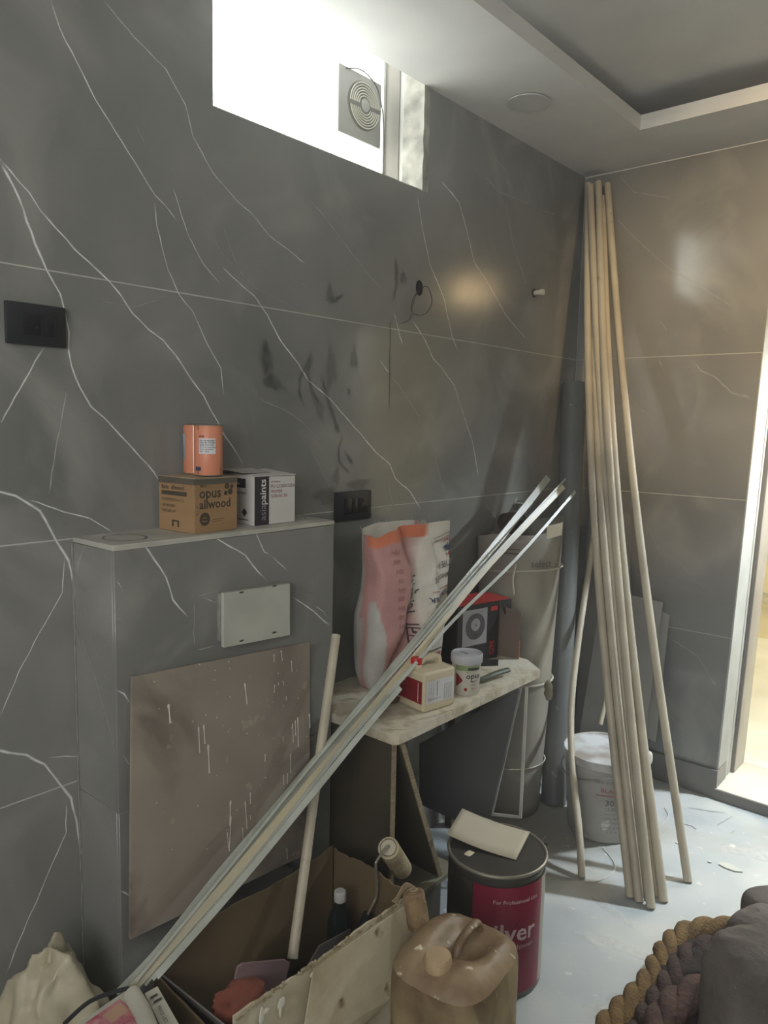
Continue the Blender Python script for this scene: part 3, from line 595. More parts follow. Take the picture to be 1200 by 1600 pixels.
prints('red_lettering', [('t', 'aslookers', 0.053, 0.108, 0.008, 0.0, 0), ('t', 'PU CORROSEAL', 0.052, 0.094, 0.0125, 0.004, 0), ('t', 'PRIMER', 0.053, 0.081, 0.012, 0.0, 0), ('t', 'SURFACER', 0.053, 0.069, 0.012, 0.0, 0)], wsf, mat('dull_red_ink', srgb(140, 84, 88), rough=0.6), w_)
wl = plane_surf(WT @ Vector((-SX, -SY, 0)), WT.to_3x3() @ Vector((1, 0, 0)), (0, 0, 1), WT.to_3x3() @ Vector((0, -1, 0)), 0.001)
prints('side_printing', [('r', 0.012, 0.094, 0.09, 0.118), ('t', 'Component', 0.03, 0.078, 0.013, 0.0, 0), ('t', 'PU', 0.03, 0.064, 0.013, 0.0, 0), disc(0.085, 0.032, 0.011, 4), ('r', 0.03, 0.02, 0.06, 0.022), ('r', 0.03, 0.012, 0.1, 0.014)], wl, M_PURP, w_)
prints('side_lettering', [('t', 'asianpaints', 0.02, 0.102, 0.011, 0.01, 0)], lambda x, y: wl(x, y) + Vector((0, -0.0006, 0)), mat('white_ink', srgb(225, 224, 220)), w_)
# two orange tins
M_TIN = mat('orange_tin_print', srgb(214, 140, 110), srgb(206, 132, 102), scale=5, rough=0.38)
M_RIM = mat('tin_metal', srgb(178, 172, 158), rough=0.35, metal=0.7)
def tin(c, label, a_seam, open_top):
    t = thing('paint_tin', label, 'tin', c, 'orange tins on the kraft carton')
    r, hh = 0.0335, 0.122
    lathe('tin_body', [(r - 0.001, 0.0008), (r, 0.003), (r, hh - 0.004), (r - 0.0015, hh - 0.002)], c, M_TIN, t, 40)
    for z in (0.0012, hh - 0.003):
        tube('rim', [Vector(c) + Vector((r * math.cos(k * 0.15708), r * math.sin(k * 0.15708), z)) for k in range(41)], 0.0013, M_RIM, t, 6)
    lathe('tin_top', [(r - 0.001, hh - 0.0015), (r - 0.004, hh - 0.0010), (0.024, hh - 0.0035), (0.002, hh - 0.0035)], c, mat('dark_tin_top', srgb(70, 66, 60), rough=0.4, metal=0.5), t, 32)
    s = cyl_surf(c, r, a_seam); prints('seam', [('r', 0, 0.003, 0.0022, hh - 0.004)], s, M_RIM, t)
    return t, r, hh
TZ = CZ + 0.1325
c1 = (0.102, -2.077, TZ); c2 = (0.036, -2.061, TZ)
t1, r, hh = tin(c1, 'orange paint tin with a white text label, the right one of the pair', math.radians(-122), True)
s1 = cyl_surf(c1, r, math.radians(-75))
lab1 = prints('white_label', [('r', 0.0, 0.052, 0.040, 0.088)], s1, mat('white_paper_label', srgb(214, 214, 214), rough=0.6), t1)
s1b = cyl_surf(c1, r, math.radians(-75), 0.0014); bl = [('t', tx, 0.002, 0.082 - 0.0052 * i, 0.0052, 0.012 if i < 3 else 0.0, 0) for i, tx in enumerate(('Use stirred paint', 'Keep the lid tight', 'Apply two coats', 'Store in cool place', 'Shake well first', 'Net 1 litre'))]
prints('label_lettering', bl, s1b, mat('navy_ink', srgb(52, 58, 92), rough=0.6), lab1)
prints('tin_lettering', [('t', 'PINK', 0.001, 0.091, 0.006, 0.012, 0)], s1b, mat('maroon_ink', srgb(120, 44, 44), rough=0.6), t1)
prints('tin_symbol', [('r', -0.008, 0.012, 0.008, 0.021), ('r', -0.001, 0.004, 0.001, 0.012)], cyl_surf(c1, r, math.radians(-80), 0.001), MC['navy_ink'], t1)
prints('tin_stain', [('r', 0.0, 0.108, 0.0016, 0.118), ('r', 0.058, 0.01, 0.0600, 0.02)], cyl_surf(c1, r, math.radians(-80), 0.001), mat('black_mark', srgb(30, 28, 28)), t1)
t2, r, hh = tin(c2, 'orange paint tin half hidden behind the right one of the pair', math.radians(-52), False)
lab2 = prints('grey_label', [('r', 0.0, 0.035, 0.034, 0.098)], cyl_surf(c2, r, math.radians(-150)), mat('grey_paper_label', srgb(176, 178, 186), rough=0.6), t2)
prints('label_lettering', [('t', tx, 0.031, 0.04 + 0.0 * i, 0.007, 0.01, 90) if False else ('t', tx, 0.008 + 0.0072 * i, 0.038, 0.0066, 0.01, 90) for i, tx in enumerate(('Stir before use', 'Keep upright', 'Two coats', 'Dry 4 hours'))], cyl_surf(c2, r, math.radians(-150), 0.0014), MC['navy_ink'], lab2)

# ---------------------------------------------------------------- brown board leaning on the cistern box
bt, bb = 0.178, 0.30
M_BOARD = mat('worn_brown_board', srgb(156, 147, 134), srgb(138, 128, 118), scale=3.5, rough=0.5, rough2=0.62, detail=8, c3=srgb(116, 107, 98), scale3=4, spots=srgb(168, 158, 142), spot_scale=14, spot_lo=0.68)
B0 = V((0.1820, -2.3345, 0.9611)); B1 = V((0.1820, -1.8126, 0.9293)); B2 = V((0.2150, -1.8364, 0.3569)); B3 = V((0.2150, -2.3698, 0.3917))
bd = thing('brown_board', 'dusty brown rectangular board with white paint drips leaning on the cistern box', 'board', (0.2, (B0.y + B1.y) / 2, B3.z))
slab('board_sheet', [B0, B1, B2, B3], (-0.008, 0, 0), M_BOARD, bd)
bu = (B1 - B0).normalized(); bn_ = (B1 - B0).cross(B0 - B3).normalized()
if bn_.x < 0: bn_ = -bn_
lines = [((0.1864, -2.2503, 0.8795), (0.1890, -2.2476, 0.8348), 0.0032), ((0.1860, -2.0355, 0.8738), (0.1891, -2.0300, 0.8195), 0.0024), ((0.1904, -2.1737, 0.8056), (0.1940, -2.1733, 0.7430), 0.0021), ((0.1903, -2.1594, 0.8059), (0.1930, -2.1581, 0.7596), 0.0024), ((0.1932, -2.1493, 0.7553), (0.1972, -2.1491, 0.6857), 0.0028), ((0.1827, -1.9385, 0.9241), (0.1839, -1.9394, 0.9044), 0.0021), ((0.1824, -1.9145, 0.9288), (0.1840, -1.9114, 0.9014), 0.0021), ((0.1843, -1.8807, 0.8944), (0.1859, -1.8797, 0.8654), 0.0018), ((0.1873, -1.9399, 0.8449), (0.1884, -1.9429, 0.8257), 0.0021), ((0.1895, -1.9024, 0.8050), (0.1901, -1.9028, 0.7950), 0.0018), ((0.1871, -1.9268, 0.8482), (0.1876, -1.9271, 0.8400), 0.0014), ((0.1873, -1.9095, 0.8439), (0.1878, -1.9099, 0.8356), 0.0014), ((0.1939, -1.8834, 0.7282), (0.1968, -1.8834, 0.6767), 0.0021), ((0.1931, -1.8647, 0.7400), (0.1978, -1.8659, 0.6591), 0.0024), ((0.1935, -1.8741, 0.7341), (0.1960, -1.8737, 0.6909), 0.0018), ((0.1931, -1.8230, 0.7368), (0.1954, -1.8223, 0.6980), 0.0024), ((0.1984, -1.8935, 0.6507), (0.2014, -1.8958, 0.5981), 0.0018), ((0.1972, -1.9792, 0.6769), (0.1983, -1.9801, 0.6572), 0.0018), ((0.1954, -1.9178, 0.7044), (0.1961, -1.9184, 0.6911), 0.0014), ((0.2021, -2.0915, 0.5988), (0.2057, -2.0964, 0.5367), 0.0028), ((0.2044, -2.0914, 0.5588), (0.2093, -2.1013, 0.4744), 0.0021), ((0.2031, -2.0473, 0.5790), (0.2072, -2.0446, 0.5076), 0.0020), ((0.2020, -2.0304, 0.5956), (0.2037, -2.0317, 0.5666), 0.0017), ((0.2054, -2.0331, 0.5376), (0.2060, -2.0335, 0.5279), 0.0014), ((0.2064, -2.1046, 0.5240), (0.2088, -2.1028, 0.4831), 0.0014), ((0.2067, -2.0582, 0.5164), (0.2085, -2.0576, 0.4852), 0.0014), ((0.2127, -1.9177, 0.4042), (0.2144, -1.9167, 0.3742), 0.0021), ((0.2103, -2.0963, 0.4562), (0.2152, -2.1003, 0.3722), 0.0011), ((0.2012, -1.9201, 0.6031), (0.2028, -1.9213, 0.5762), 0.0017), ((0.2012, -1.9068, 0.6019), (0.2029, -1.9081, 0.5732), 0.0017)]
vs, fs = [], []
for a, b, w in lines:
    a, b = V(a), V(b); side = (b - a).cross(bn_).normalized(); base = len(vs); L = 9
    for i in range(L + 1):
        t = i / L; ww = w * (1.25 if t < 0.12 else 0.62 + 0.12 * math.sin(9 * t) + (0.25 if t > 0.93 else 0))
        if i == 0: ww *= 0.4
        p = a.lerp(b, t) + bn_ * 0.0006; vs += [p - side * ww, p + bn_ * 0.0008, p + side * ww]
    for i in range(L):
        q = base + i * 3; fs += [(q, q + 1, q + 4, q + 3), (q + 1, q + 2, q + 5, q + 4)]
me = bpy.data.meshes.new('paint_drips'); me.from_pydata(vs, [], fs); M_DRIP = mat('dried_white_paint', srgb(216, 214, 200), rough=0.5)
link('paint_drips', me, M_DRIP, bd, kind='stuff')
rnd = random.Random(3); vs, fs = [], []
def board_point(a, b): return (B0.lerp(B1, a)).lerp(B3.lerp(B2, a), b)
for i in range(70):
    a = rnd.random() ** 0.6; b = rnd.random() ** 1.2; r = rnd.uniform(0.0008, 0.0022); c = board_point(min(a, 0.98), min(b, 0.97)) + bn_ * 0.0008; base = len(vs)
    e2 = bn_.cross(bu).normalized()
    vs += [c + (bu * math.cos(t * 1.0472) + e2 * math.sin(t * 1.0472)) * r for t in range(6)]; fs.append(tuple(range(base, base + 6)))
me = bpy.data.meshes.new('paint_specks'); me.from_pydata(vs, [], fs); link('paint_specks', me, M_DRIP, bd, kind='stuff')
# the two steel mounting rods that carry the board
for yy, lab in ((-2.22, 'steel mounting rod under the brown board, its left end'), (-1.9, 'steel mounting rod under the brown board, its right end')):
    rp = tube('mounting_rod', [(CX - 0.004, yy, 0.335), (0.222, yy, 0.335)], 0.006, M_CHROME); tag(rp, lab, 'rod', 'mounting rods under the board')

# ---------------------------------------------------------------- low bench of plywood
M_PLY = mat('dusty_plywood_top', srgb(206, 198, 178), srgb(176, 166, 142), scale=26, rough=0.7, detail=7, lo=0.45, hi=0.62, c3=srgb(206, 201, 186), scale3=7, bump=0.35, bscale=70)
M_PLYE = mat('plywood_edge', srgb(150, 138, 112), srgb(118, 106, 84), scale=30, rough=0.75, stretch=(1, 1, 8))
M_DKB = mat('dark_brown_board', srgb(74, 68, 54), srgb(60, 55, 46), scale=5, rough=0.6)
tb = thing('plywood_bench', 'low plywood bench against the left wall, dusty top and dark side boards', 'bench', (0.2, -1.31, 0))
TF = 0.405
slab('bench_top', [(0.001, -1.712, 0.70), (TF - 0.01, -1.712, 0.70), (TF, -1.700, 0.70), (TF, -0.955, 0.70), (TF - 0.09, -0.885, 0.70), (0.001, -0.885, 0.70)], (0, 0, -0.026), M_PLY, tb, bev=0.002)
slab('side_panel', [(0.012, -1.705, 0.20), (TF - 0.02, -1.705, 0.20), (TF - 0.02, -1.705, 0.673), (0.012, -1.705, 0.673)], (0, 0.016, 0), M_DKB, tb)
bx('panel_edge', (TF - 0.02, -1.705, 0.20), (TF - 0.016, -1.689, 0.673), M_PLYE, tb)
slab('brace_board', [(TF - 0.015, -1.682, 0.673), (TF - 0.015, -1.485, 0.198), (0.05, -1.485, 0.198), (0.05, -1.682, 0.673)], (0, 0.012, 0.005), M_DKB, tb)
slab('brace_edge', [(TF - 0.015, -1.682, 0.673), (TF - 0.015, -1.485, 0.198), (TF - 0.015, -1.468, 0.198), (TF - 0.015, -1.665, 0.673)], (0.004, 0, 0), M_PLYE, tb)
bx('bottom_board', (0.012, -1.705, 0.182), (TF - 0.005, -1.40, 0.198), mat('pale_board', srgb(140, 136, 116), srgb(112, 108, 92), rough=0.7), tb, bev=0.001, seg=1)
bx('bottom_block', (0.03, -1.70, 0.0), (TF - 0.05, -1.42, 0.1815), M_DKB, tb)
slab('grey_panel', [(0.0278, -1.1200, 0.3787), (0.4243, -1.1200, 0.6819), (0.3365, -1.1200, 0.2226), (0.1879, -1.1200, 0.1510), (0.0354, -1.1200, 0.1547)], (0, 0.012, 0), mat('grey_laminate_panel', srgb(98, 98, 98), srgb(92, 92, 93), scale=4, rough=0.5), tb)
bx('rear_leg', (0.03, -0.95, 0.0), (0.06, -0.92, 0.674), M_DKB, tb)
M_WSTRIP = mat('white_edging_strip', srgb(196, 194, 184), rough=0.5)
st = thing('edging_strip', 'bent white edging strip hanging in an A shape from the right end of the bench', 'strip', (0.35, -1.08, 0.2))
for a, b in (((0.4095, -1.0900, 0.6704), (0.3204, -1.0900, 0.2070)), ((0.4157, -1.0600, 0.6685), (0.4135, -1.0600, 0.2183)), ((0.3203, -1.0900, 0.2093), (0.4134, -1.0600, 0.2205))):
    bm = bmesh.new(); add_sweep(bm, [a, b], [(-0.005, -0.0015), (0.005, -0.0015), (0.005, 0.0015), (-0.005, 0.0015)], up=(0, 1, 0)); bm_obj('strip_length', bm, M_WSTRIP, st)

# ---------------------------------------------------------------- things on the bench
BZ = 0.70
# woven plaster sack, upside down, mouth open
sk = thing('plaster_sack', 'open white and pink woven plaster sack standing upside down at the bench back', 'sack', (0.12, -1.34, BZ))
SH = 0.492
def sack_pt(u, v, off=0.0):
    """u runs 0..1 once around from the back; v height 0..1"""
    a = 2 * math.pi * u
    wy = 0.150 + 0.048 * min(1, v * 2.2) - 0.020 * math.sin(math.pi * v) ** 2
    dx = (0.052 + 0.03 * math.sin(math.pi * min(1, v * 1.15)))
    cy = -1.335 - 0.012 * v; cx = 0.108 + 0.02 * v
    ca, sa = math.cos(a), math.sin(a)
    x = -math.copysign(abs(ca) ** 0.5, ca) * dx; y = -math.copysign(abs(sa) ** 0.6, sa) * wy
    # the deep fold running down its left half
    t = (y + wy) / (2 * wy); f = 0.30 + 0.16 * math.sin(3.6 * (1 - v) + 0.3)
    if ca < 0:
        x += -0.038 * math.exp(-((t - f) / 0.09) ** 2) + 0.022 * math.exp(-((t - f - 0.14) / 0.08) ** 2)
    y += -0.020 * math.sin(4.5 * v + 0.8) * (1 - t)
    q = Vector((x, y, 0)); n0 = noise.noise(Vector((x * 9, y * 9, v * 4)))
    x += 0.012 * n0; y += 0.006 * noise.noise(Vector((x * 11, y * 7, v * 6 + 4)))
    x += 0.0018 * math.sin(60 * (y + 0.5 * v) + 2 * n0) * (1 if ca < 0 else 0) * (0.4 + 0.6 * v)
    z = SH * v + (0.014 * math.sin(2 * a + 1.0) + 0.008 * noise.noise(Vector((u * 14, 3, 1)))) * v ** 3
    r = math.hypot(x, y) or 1
    return Vector((cx + x + off * x / r, cy + y + off * y / r * 0.3, BZ + 0.001 + z)) + Vector((off * 0.6 if ca < 0 else 0, 0, 0))
NU, NV = 120, 60
def srgbv(r, g, b): return srgb(r, g, b)
WHT, PNK, ORG, GRY = srgb(226, 220, 208), srgb(198, 150, 146), srgb(222, 132, 98), srgb(196, 194, 188)
bm = bmesh.new(); cl = bm.verts.layers.float_color.new('tint'); R_ = []
for j in range(NV + 1):
    v = j / NV; ring = []
    for i in range(NU):
        u = i / NU; p = sack_pt(u, v); q = bm.verts.new(p)
        # the printed colours: pink band, orange corner print, white front
        c = WHT; sa = math.sin(2 * math.pi * u); t_ = 0.5 - 0.5 * math.copysign(abs(sa) ** 0.6, sa)
        if 0.25 < u < 0.75:
            lo_ = 0.05 + 0.06 * math.sin(5 * v + 0.6) - 0.05 * v; hi_ = 0.43 + 0.02 * math.sin(8 * v)
            if lo_ < t_ < hi_: c = PNK
            elif t_ <= lo_: c = GRY
            if v > 0.93 and t_ < 0.55: c = ORG
        elif u <= 0.25: c = PNK if u > 0.238 + 0.010 * math.sin(6 * v) else GRY
        q[cl] = c; ring.append(q)
    R_.append(ring)
for j in range(NV):
    for i in range(NU): bm.faces.new((R_[j][i], R_[j][(i + 1) % NU], R_[j + 1][(i + 1) % NU], R_[j + 1][i]))
bm.faces.new(R_[0][::-1])
M_SACK = mat('woven_sack', (0.95, 0.95, 0.95, 1), (0.82, 0.81, 0.79, 1), scale=14, rough=0.6, bump=0.25, bscale=120, attr=True, detail=6)
sb = bm_obj('sack_body', bm, M_SACK, sk, smooth=False)
for p in sb.data.polygons: p.use_smooth = True
# inner lining just inside the mouth, and the folded edge
bm = bmesh.new(); cl = bm.verts.layers.float_color.new('tint'); R_ = []
for v, k in ((1.0, 0.0), (0.93, -0.004), (0.80, -0.010), (0.66, -0.02)):
    ring = []
    for i in range(NU):
        q = bm.verts.new(sack_pt(i / NU, v, -0.0025 + k)); u = i / NU; q[cl] = PNK if (u > 0.80 and u < 0.95) else WHT; ring.append(q)
    R_.append(ring)
for j in range(3):
    for i in range(NU): bm.faces.new((R_[j][i], R_[j][(i + 1) % NU], R_[j + 1][(i + 1) % NU], R_[j + 1][i]))
bm.faces.new(R_[-1])
bm_obj('lining', bm, M_SACK, sk, smooth=True)
bm = bmesh.new(); rnd = random.Random(4)
for i in range(60):
    p = sack_pt(rnd.random(), 0.998); add_sweep(bm, [p, p + Vector((rnd.uniform(-.006, .006), rnd.uniform(-.006, .006), rnd.uniform(.002, .012)))], circ(0.0004, 3))
bm_obj('frayed_threads', bm, mat('sack_thread', srgb(214, 208, 196)), sk, kind='stuff')
# print: x to the right across the front, y up from the bench
def front(x, y): return sack_pt(0.5 + x, y / SH, 0.0055)
INK = mat('sack_black_ink', srgb(62, 58, 58), rough=0.7); NAVY = mat('sack_navy_ink', srgb(58, 66, 104), rough=0.7); SRED = mat('sack_red_ink', srgb(176, 84, 70), rough=0.7)
def fr(x, y):
    s_ = max(-0.995, min(0.995, x / 0.172)); return sack_pt(0.5 + math.copysign(math.asin(abs(s_) ** 1.6667), s_) / (2 * math.pi), y / SH, 0.0055)
def flip(items): return items
prints('black_lettering', [('t', 'TYPE A', 0.150, 0.372, 0.028, 0.008, 182, 'LEFT'), ('t', 'SEMIHYDRATE', 0.158, 0.334, 0.0205, 0.006, 182, 'LEFT'), ('t', 'CH & CO', 0.125, 0.232, 0.022, 0.010, 184, 'LEFT'),
   ('t', 'Manufactured & marketed by', 0.155, 0.462, 0.0095, 0.004, 188), ('t', 'Keep dry  net weight 25 kg', 0.155, 0.450, 0.0095, 0.004, 188), ('t', 'batch 1718', 0.075, 0.440, 0.011, 0.0, 186), ('r', 0.03, 0.085, 0.15, 0.088), ('r', 0.03, 0.198, 0.12, 0.200)], fr, INK, sk)
prints('navy_lettering', [('t', 'GYPSUM PLASTER', 0.160, 0.280, 0.0185, 0.018, 184, 'LEFT'), ('r', 0.02, 0.098, 0.08, 0.128), ('p', [(0.115, 0.408), (0.125, 0.400), (0.142, 0.402), (0.150, 0.410), (0.165, 0.416), (0.150, 0.424), (0.142, 0.418), (0.136, 0.428), (0.128, 0.418), (0.112, 0.420), (0.102, 0.412)])], fr, NAVY, sk)
prints('red_lettering', [('r', 0.02, 0.288, 0.155, 0.290), ('t', 'HAMARA', 0.160, 0.444, 0.016, 0.010, 186), disc(0.135, 0.392, 0.006), ('r', 0.05, 0.05, 0.13, 0.075)], fr, SRED, sk)
prints('hindi_lettering', [('t', '\u093f\u091c\u092a\u094d\u0938\u092e', -0.012, 0.225, 0.042, 0.006, 90), ('t', '\u0936\u0941\u0915\u0930\u0928\u0940', -0.012, 0.085, 0.042, 0.006, 90)], fr, INK, sk)
prints('pink_band_marks', [('t', 'IIIII' if k % 2 else 'HIII', -0.118 + 0.010 * math.sin(k * 0.35), 0.03 + 0.028 * k, 0.020, 0.0, -8) for k in range(15)], fr, mat('faded_red_ink', srgb(150, 96, 94)), sk)
# white jug with a red cap
def rot_m(piv, deg): return Matrix.Translation(V(piv)) @ Matrix.Rotation(math.radians(deg), 4, 'Z')
jp = (0.314, -1.470, BZ); JT = rot_m(jp, -10)
M_JUG = mat('cream_jug_plastic', srgb(206, 194, 166), srgb(196, 184, 156), scale=6, rough=0.42, sss=0.0)
jg = thing('plastic_jug', 'small cream plastic jug with a red cap and dark red label on the bench', 'jug', jp)
JX_, JY_ = 0.060, 0.063
bx('jug_body', (-JX_, -JY_, 0.0006), (JX_, JY_, 0.118), M_JUG, jg, bev=0.011, seg=4, mtx=JT)
bx('jug_neck', (-0.014, -0.058, 0.112), (0.016, -0.03, 0.131), M_JUG, jg, bev=0.006, seg=3, mtx=JT)
lathe('red_cap', [(0.0165, 0.0), (0.0165, 0.014), (0.015, 0.018), (0.003, 0.019)], JT @ Vector((0.0, -0.040, 0.128)), mat('red_cap_plastic', srgb(190, 34, 40), rough=0.35), jg, 20)
hp = [JT @ Vector(q) for q in ((0.0, -0.026, 0.128), (0.0, -0.012, 0.141), (0.0, 0.018, 0.141), (0.0, 0.040, 0.138), (0.0, 0.046, 0.126), (0.0, 0.046, 0.108))]
bm = bmesh.new(); add_sweep(bm, catmull(hp, 5), [(-0.010, -0.006), (0.010, -0.006), (0.011, 0.0), (0.010, 0.006), (-0.010, 0.006), (-0.011, 0.0)]); bm_obj('jug_handle', bm, M_JUG, jg, smooth=True)
# its label wraps the two faces towards the room: -y face (left) red, +x face white
fl = plane_surf(JT @ Vector((-JX_, -JY_, 0)), JT.to_3x3() @ Vector((1, 0, 0)), (0, 0, 1), JT.to_3x3() @ Vector((0, -1, 0)))
fx = plane_surf(JT @ Vector((JX_, -JY_, 0)), JT.to_3x3() @ Vector((0, 1, 0)), (0, 0, 1), JT.to_3x3() @ Vector((1, 0, 0)))
M_DRED = mat('dark_red_label', srgb(140, 28, 38), srgb(120, 24, 34), scale=20, rough=0.4)
rlab = prints('red_label', [('r', 0.008, 0.026, 0.113, 0.092)], fl, M_DRED, jg)
wlab = prints('white_label', [('r', 0.010, 0.026, 0.116, 0.092)], fx, MC['white_paper_label'], jg)
fx2 = lambda x, y: fx(x, y) + (JT.to_3x3() @ Vector((0.0006, 0, 0))); fl2 = lambda x, y: fl(x, y) + (JT.to_3x3() @ Vector((0, -0.0006, 0)))
prints('label_lettering', [('t', 'Caution: keep away from heat', 0.020 + 0.0088 * i, 0.030, 0.0055, 0.0, 90) for i in range(3)] + [('t', 'Directions of use', 0.082 + 0.0085 * i, 0.030, 0.0065, 0.006, 90) for i in range(4)] + [('r', 0.05, 0.045, 0.052, 0.088), ('t', 'Net contents 1 L', 0.02, 0.036, 0.007, 0.0, 0)], fx2, mat('grey_label_ink', srgb(96, 94, 96)), wlab)
prints('label_mark', [('p', [(0.036, 0.078), (0.040, 0.084), (0.044, 0.078), (0.0425, 0.078), (0.040, 0.0815), (0.0375, 0.078)])], fl2, MC['white_ink'], rlab)
prints('paint_drip', [('r', 0.096, 0.030, 0.0985, 0.086)], fl2, MC['dried_white_paint'], jg)
# opus tub
tc_ = V((0.345, -1.308, BZ)); tu = thing('paint_tub', 'small white round tub lettered opus with a grey lid, beside the cream jug', 'tub', tc_)
lathe('tub_body', [(0.038, 0.0006), (0.040, 0.003), (0.044, 0.098), (0.044, 0.1)], tc_, mat('white_tub', srgb(200, 198, 186), rough=0.35), tu, 40)
tlid = lathe('lid', [(0.0475, 0.099), (0.0485, 0.102), (0.0485, 0.122), (0.046, 0.126), (0.043, 0.126), (0.0415, 0.1235), (0.002, 0.1235)], tc_, mat('grey_lid', srgb(186, 188, 192), rough=0.45), tu, 40)
tube('lid_ring', [tc_ + Vector((0.034 * math.cos(k * 0.2094), 0.034 * math.sin(k * 0.2094), 0.1238)) for k in range(31)], 0.0012, MC['grey_lid'], tu, 5)
prints('pen_mark', [('t', '3', -0.012, -0.012, 0.036, 0.0, 30)], plane_surf(tc_ + Vector((0.004, 0, 0.1238)), (0.6, 0.8, 0), (-0.8, 0.6, 0), (0, 0, 1)), INK, tlid)
cam_dir = -0.98
ts = cyl_surf(tc_, 0.0395, -1.75, 0.0010, taper=0.046)
prints('green_band', [('r', 0.0, 0.080, 0.075, 0.096)], ts, mat('green_tub_print', srgb(138, 156, 112), rough=0.4), tu)
prints('dark_print', [('r', 0.035, 0.083, 0.07, 0.090), ('p', [(0.026, 0.050), (0.05, 0.045), (0.070, 0.050), (0.05, 0.0485)])], lambda x, y: ts(x, y) + Vector((0.0005, -0.0005, 0)), INK, tu)
prints('opus_lettering', [('t', 'opus', 0.030, 0.056, 0.024, 0.014, 0), ('t', 'BIRLA', 0.030, 0.074, 0.005, 0.01, 0)], ts, INK, tu)
prints('red_shape', [('p', [(0.0, 0.072), (0.008, 0.066), (0.022, 0.050), (0.008, 0.034), (0.0, 0.028)]), disc(0.030, 0.022, 0.005)], ts, M_DRED, tu)
prints('small_lettering', [('t', '1 litre', 0.042, 0.034, 0.008, 0.0, 0), ('t', 'Allwood', 0.046, 0.022, 0.007, 0.0, 0)], ts, SRED, tu)
# fan carton, black and red, flap open
fpv = V((0.145, -1.02, BZ)); FT_ = rot_m(fpv, -12)
fb = thing('fan_carton', 'open black and red exhaust fan carton at the back of the bench', 'carton', fpv)
M_FBK = mat('black_carton', srgb(44, 42, 42), rough=0.5); M_FRD = mat('red_carton', srgb(178, 54, 52), rough=0.5); M_BRN = mat('brown_carton_side', srgb(112, 98, 88), rough=0.8)
FX, FY, FH = 0.06, 0.098, 0.205
bx('carton_body', (-FX, -FY, 0.0006), (FX, FY, FH), M_FBK, fb, bev=0.001, seg=1, mtx=FT_)
slab('red_top_flap', [FT_ @ Vector(q) for q in ((-FX, -FY, FH + 0.001), (FX + 0.002, -FY, FH + 0.001), (FX + 0.004, FY + 0.05, FH + 0.001), (-FX, FY + 0.05, FH + 0.001))], (0, 0, 0.002), M_FRD, fb)
slab('black_side_flap', [FT_ @ Vector(q) for q in ((FX + 0.003, FY + 0.002, FH), (FX + 0.004, FY + 0.055, FH), (FX + 0.012, FY + 0.045, FH - 0.055), (FX + 0.008, FY + 0.02, FH - 0.05))], (0.002, 0, 0), M_FBK, fb)
ff = plane_surf(FT_ @ Vector((FX, -FY, 0)), FT_.to_3x3() @ Vector((0, 1, 0)), (0, 0, 1), FT_.to_3x3() @ Vector((1, 0, 0)))
f2 = lambda k: (lambda x, y: ff(x, y) + (FT_.to_3x3() @ Vector((0.0006 * k, 0, 0))))
prints('grey_panel', [('r', 0.022, 0.062, 0.138, 0.188)], ff, mat('grey_print', srgb(150, 148, 148), rough=0.5), fb)
prints('fan_picture', [disc(0.082, 0.128, 0.046, 32)], f2(1), mat('dark_grey_print', srgb(84, 80, 82), rough=0.5), fb)
prints('fan_picture_hub', [disc(0.082, 0.134, 0.022, 24)], f2(2), MC['grey_print'], fb)
prints('fan_picture_spot', [disc(0.084, 0.132, 0.003, 12), ('r', 0.078, 0.098, 0.096, 0.100), ('r', 0.078, 0.093, 0.096, 0.095), ('r', 0.08, 0.088, 0.094, 0.090)], f2(3), INK, fb)
prints('red_lettering', [('t', 'GM', 0.176, 0.014, 0.034, 0.02, 90), ('r', 0.155, 0.172, 0.186, 0.188), ('r', 0.034, 0.03, 0.044, 0.06)], ff, M_FRD, fb)
bw = thing('cardboard_sheet', 'upright dull brown cardboard sheet at the right end of the bench', 'cardboard', (0.2, -0.92, BZ))
slab('sheet', [(0.13, -0.935, BZ + 0.001), (0.292, -0.905, BZ + 0.001), (0.292, -0.905, BZ + 0.168), (0.13, -0.935, BZ + 0.20)], (-0.001, 0.003, 0), M_BRN, bw)
slab('torn_edge', [(0.292, -0.9075, BZ + 0.002), (0.294, -0.9075, BZ + 0.002), (0.295, -0.9075, BZ + 0.06), (0.292, -0.9075, BZ + 0.07)], (0, 0.002, 0), mat('orange_edge', srgb(190, 110, 80)), bw)
dv = thing('black_flap', 'flat black cardboard flap lying on the bench before the fan carton', 'flap', (0.27, -1.12, BZ))
slab('flap_sheet', [(0.20, -1.12, BZ + 0.001), (0.28, -1.02, BZ + 0.001), (0.25, -0.97, BZ + 0.001), (0.17, -1.03, BZ + 0.001)], (0, 0, 0.003), M_FBK, dv)
# wallpaper scraper with a wide dark blade and grey-green handle
sc = thing('scraper', 'scraper with a dark blade and curved grey-green handle lying behind the tub', 'scraper', (0.33, -1.17, BZ))
slab('blade', [(0.30, -1.245, BZ + 0.004), (0.22, -1.23, BZ + 0.012), (0.25, -1.11, BZ + 0.022), (0.315, -1.195, BZ + 0.012)], (0, 0, 0.002), mat('dark_blade', srgb(66, 64, 62), rough=0.4, metal=0.4), sc)
bm = bmesh.new(); add_sweep(bm, catmull([(0.325, -1.23, BZ + 0.010), (0.342, -1.19, BZ + 0.016), (0.352, -1.14, BZ + 0.021), (0.358, -1.085, BZ + 0.020)], 6), [(0.011 * math.cos(t), 0.0075 * math.sin(t)) for t in [k * 0.5236 for k in range(12)]], scale=[0.65 + 0.4 * min(1, k / 8) for k in range(19)])
bm_obj('handle', bm, mat('grey_green_handle', srgb(92, 98, 88), rough=0.5), sc, smooth=True)
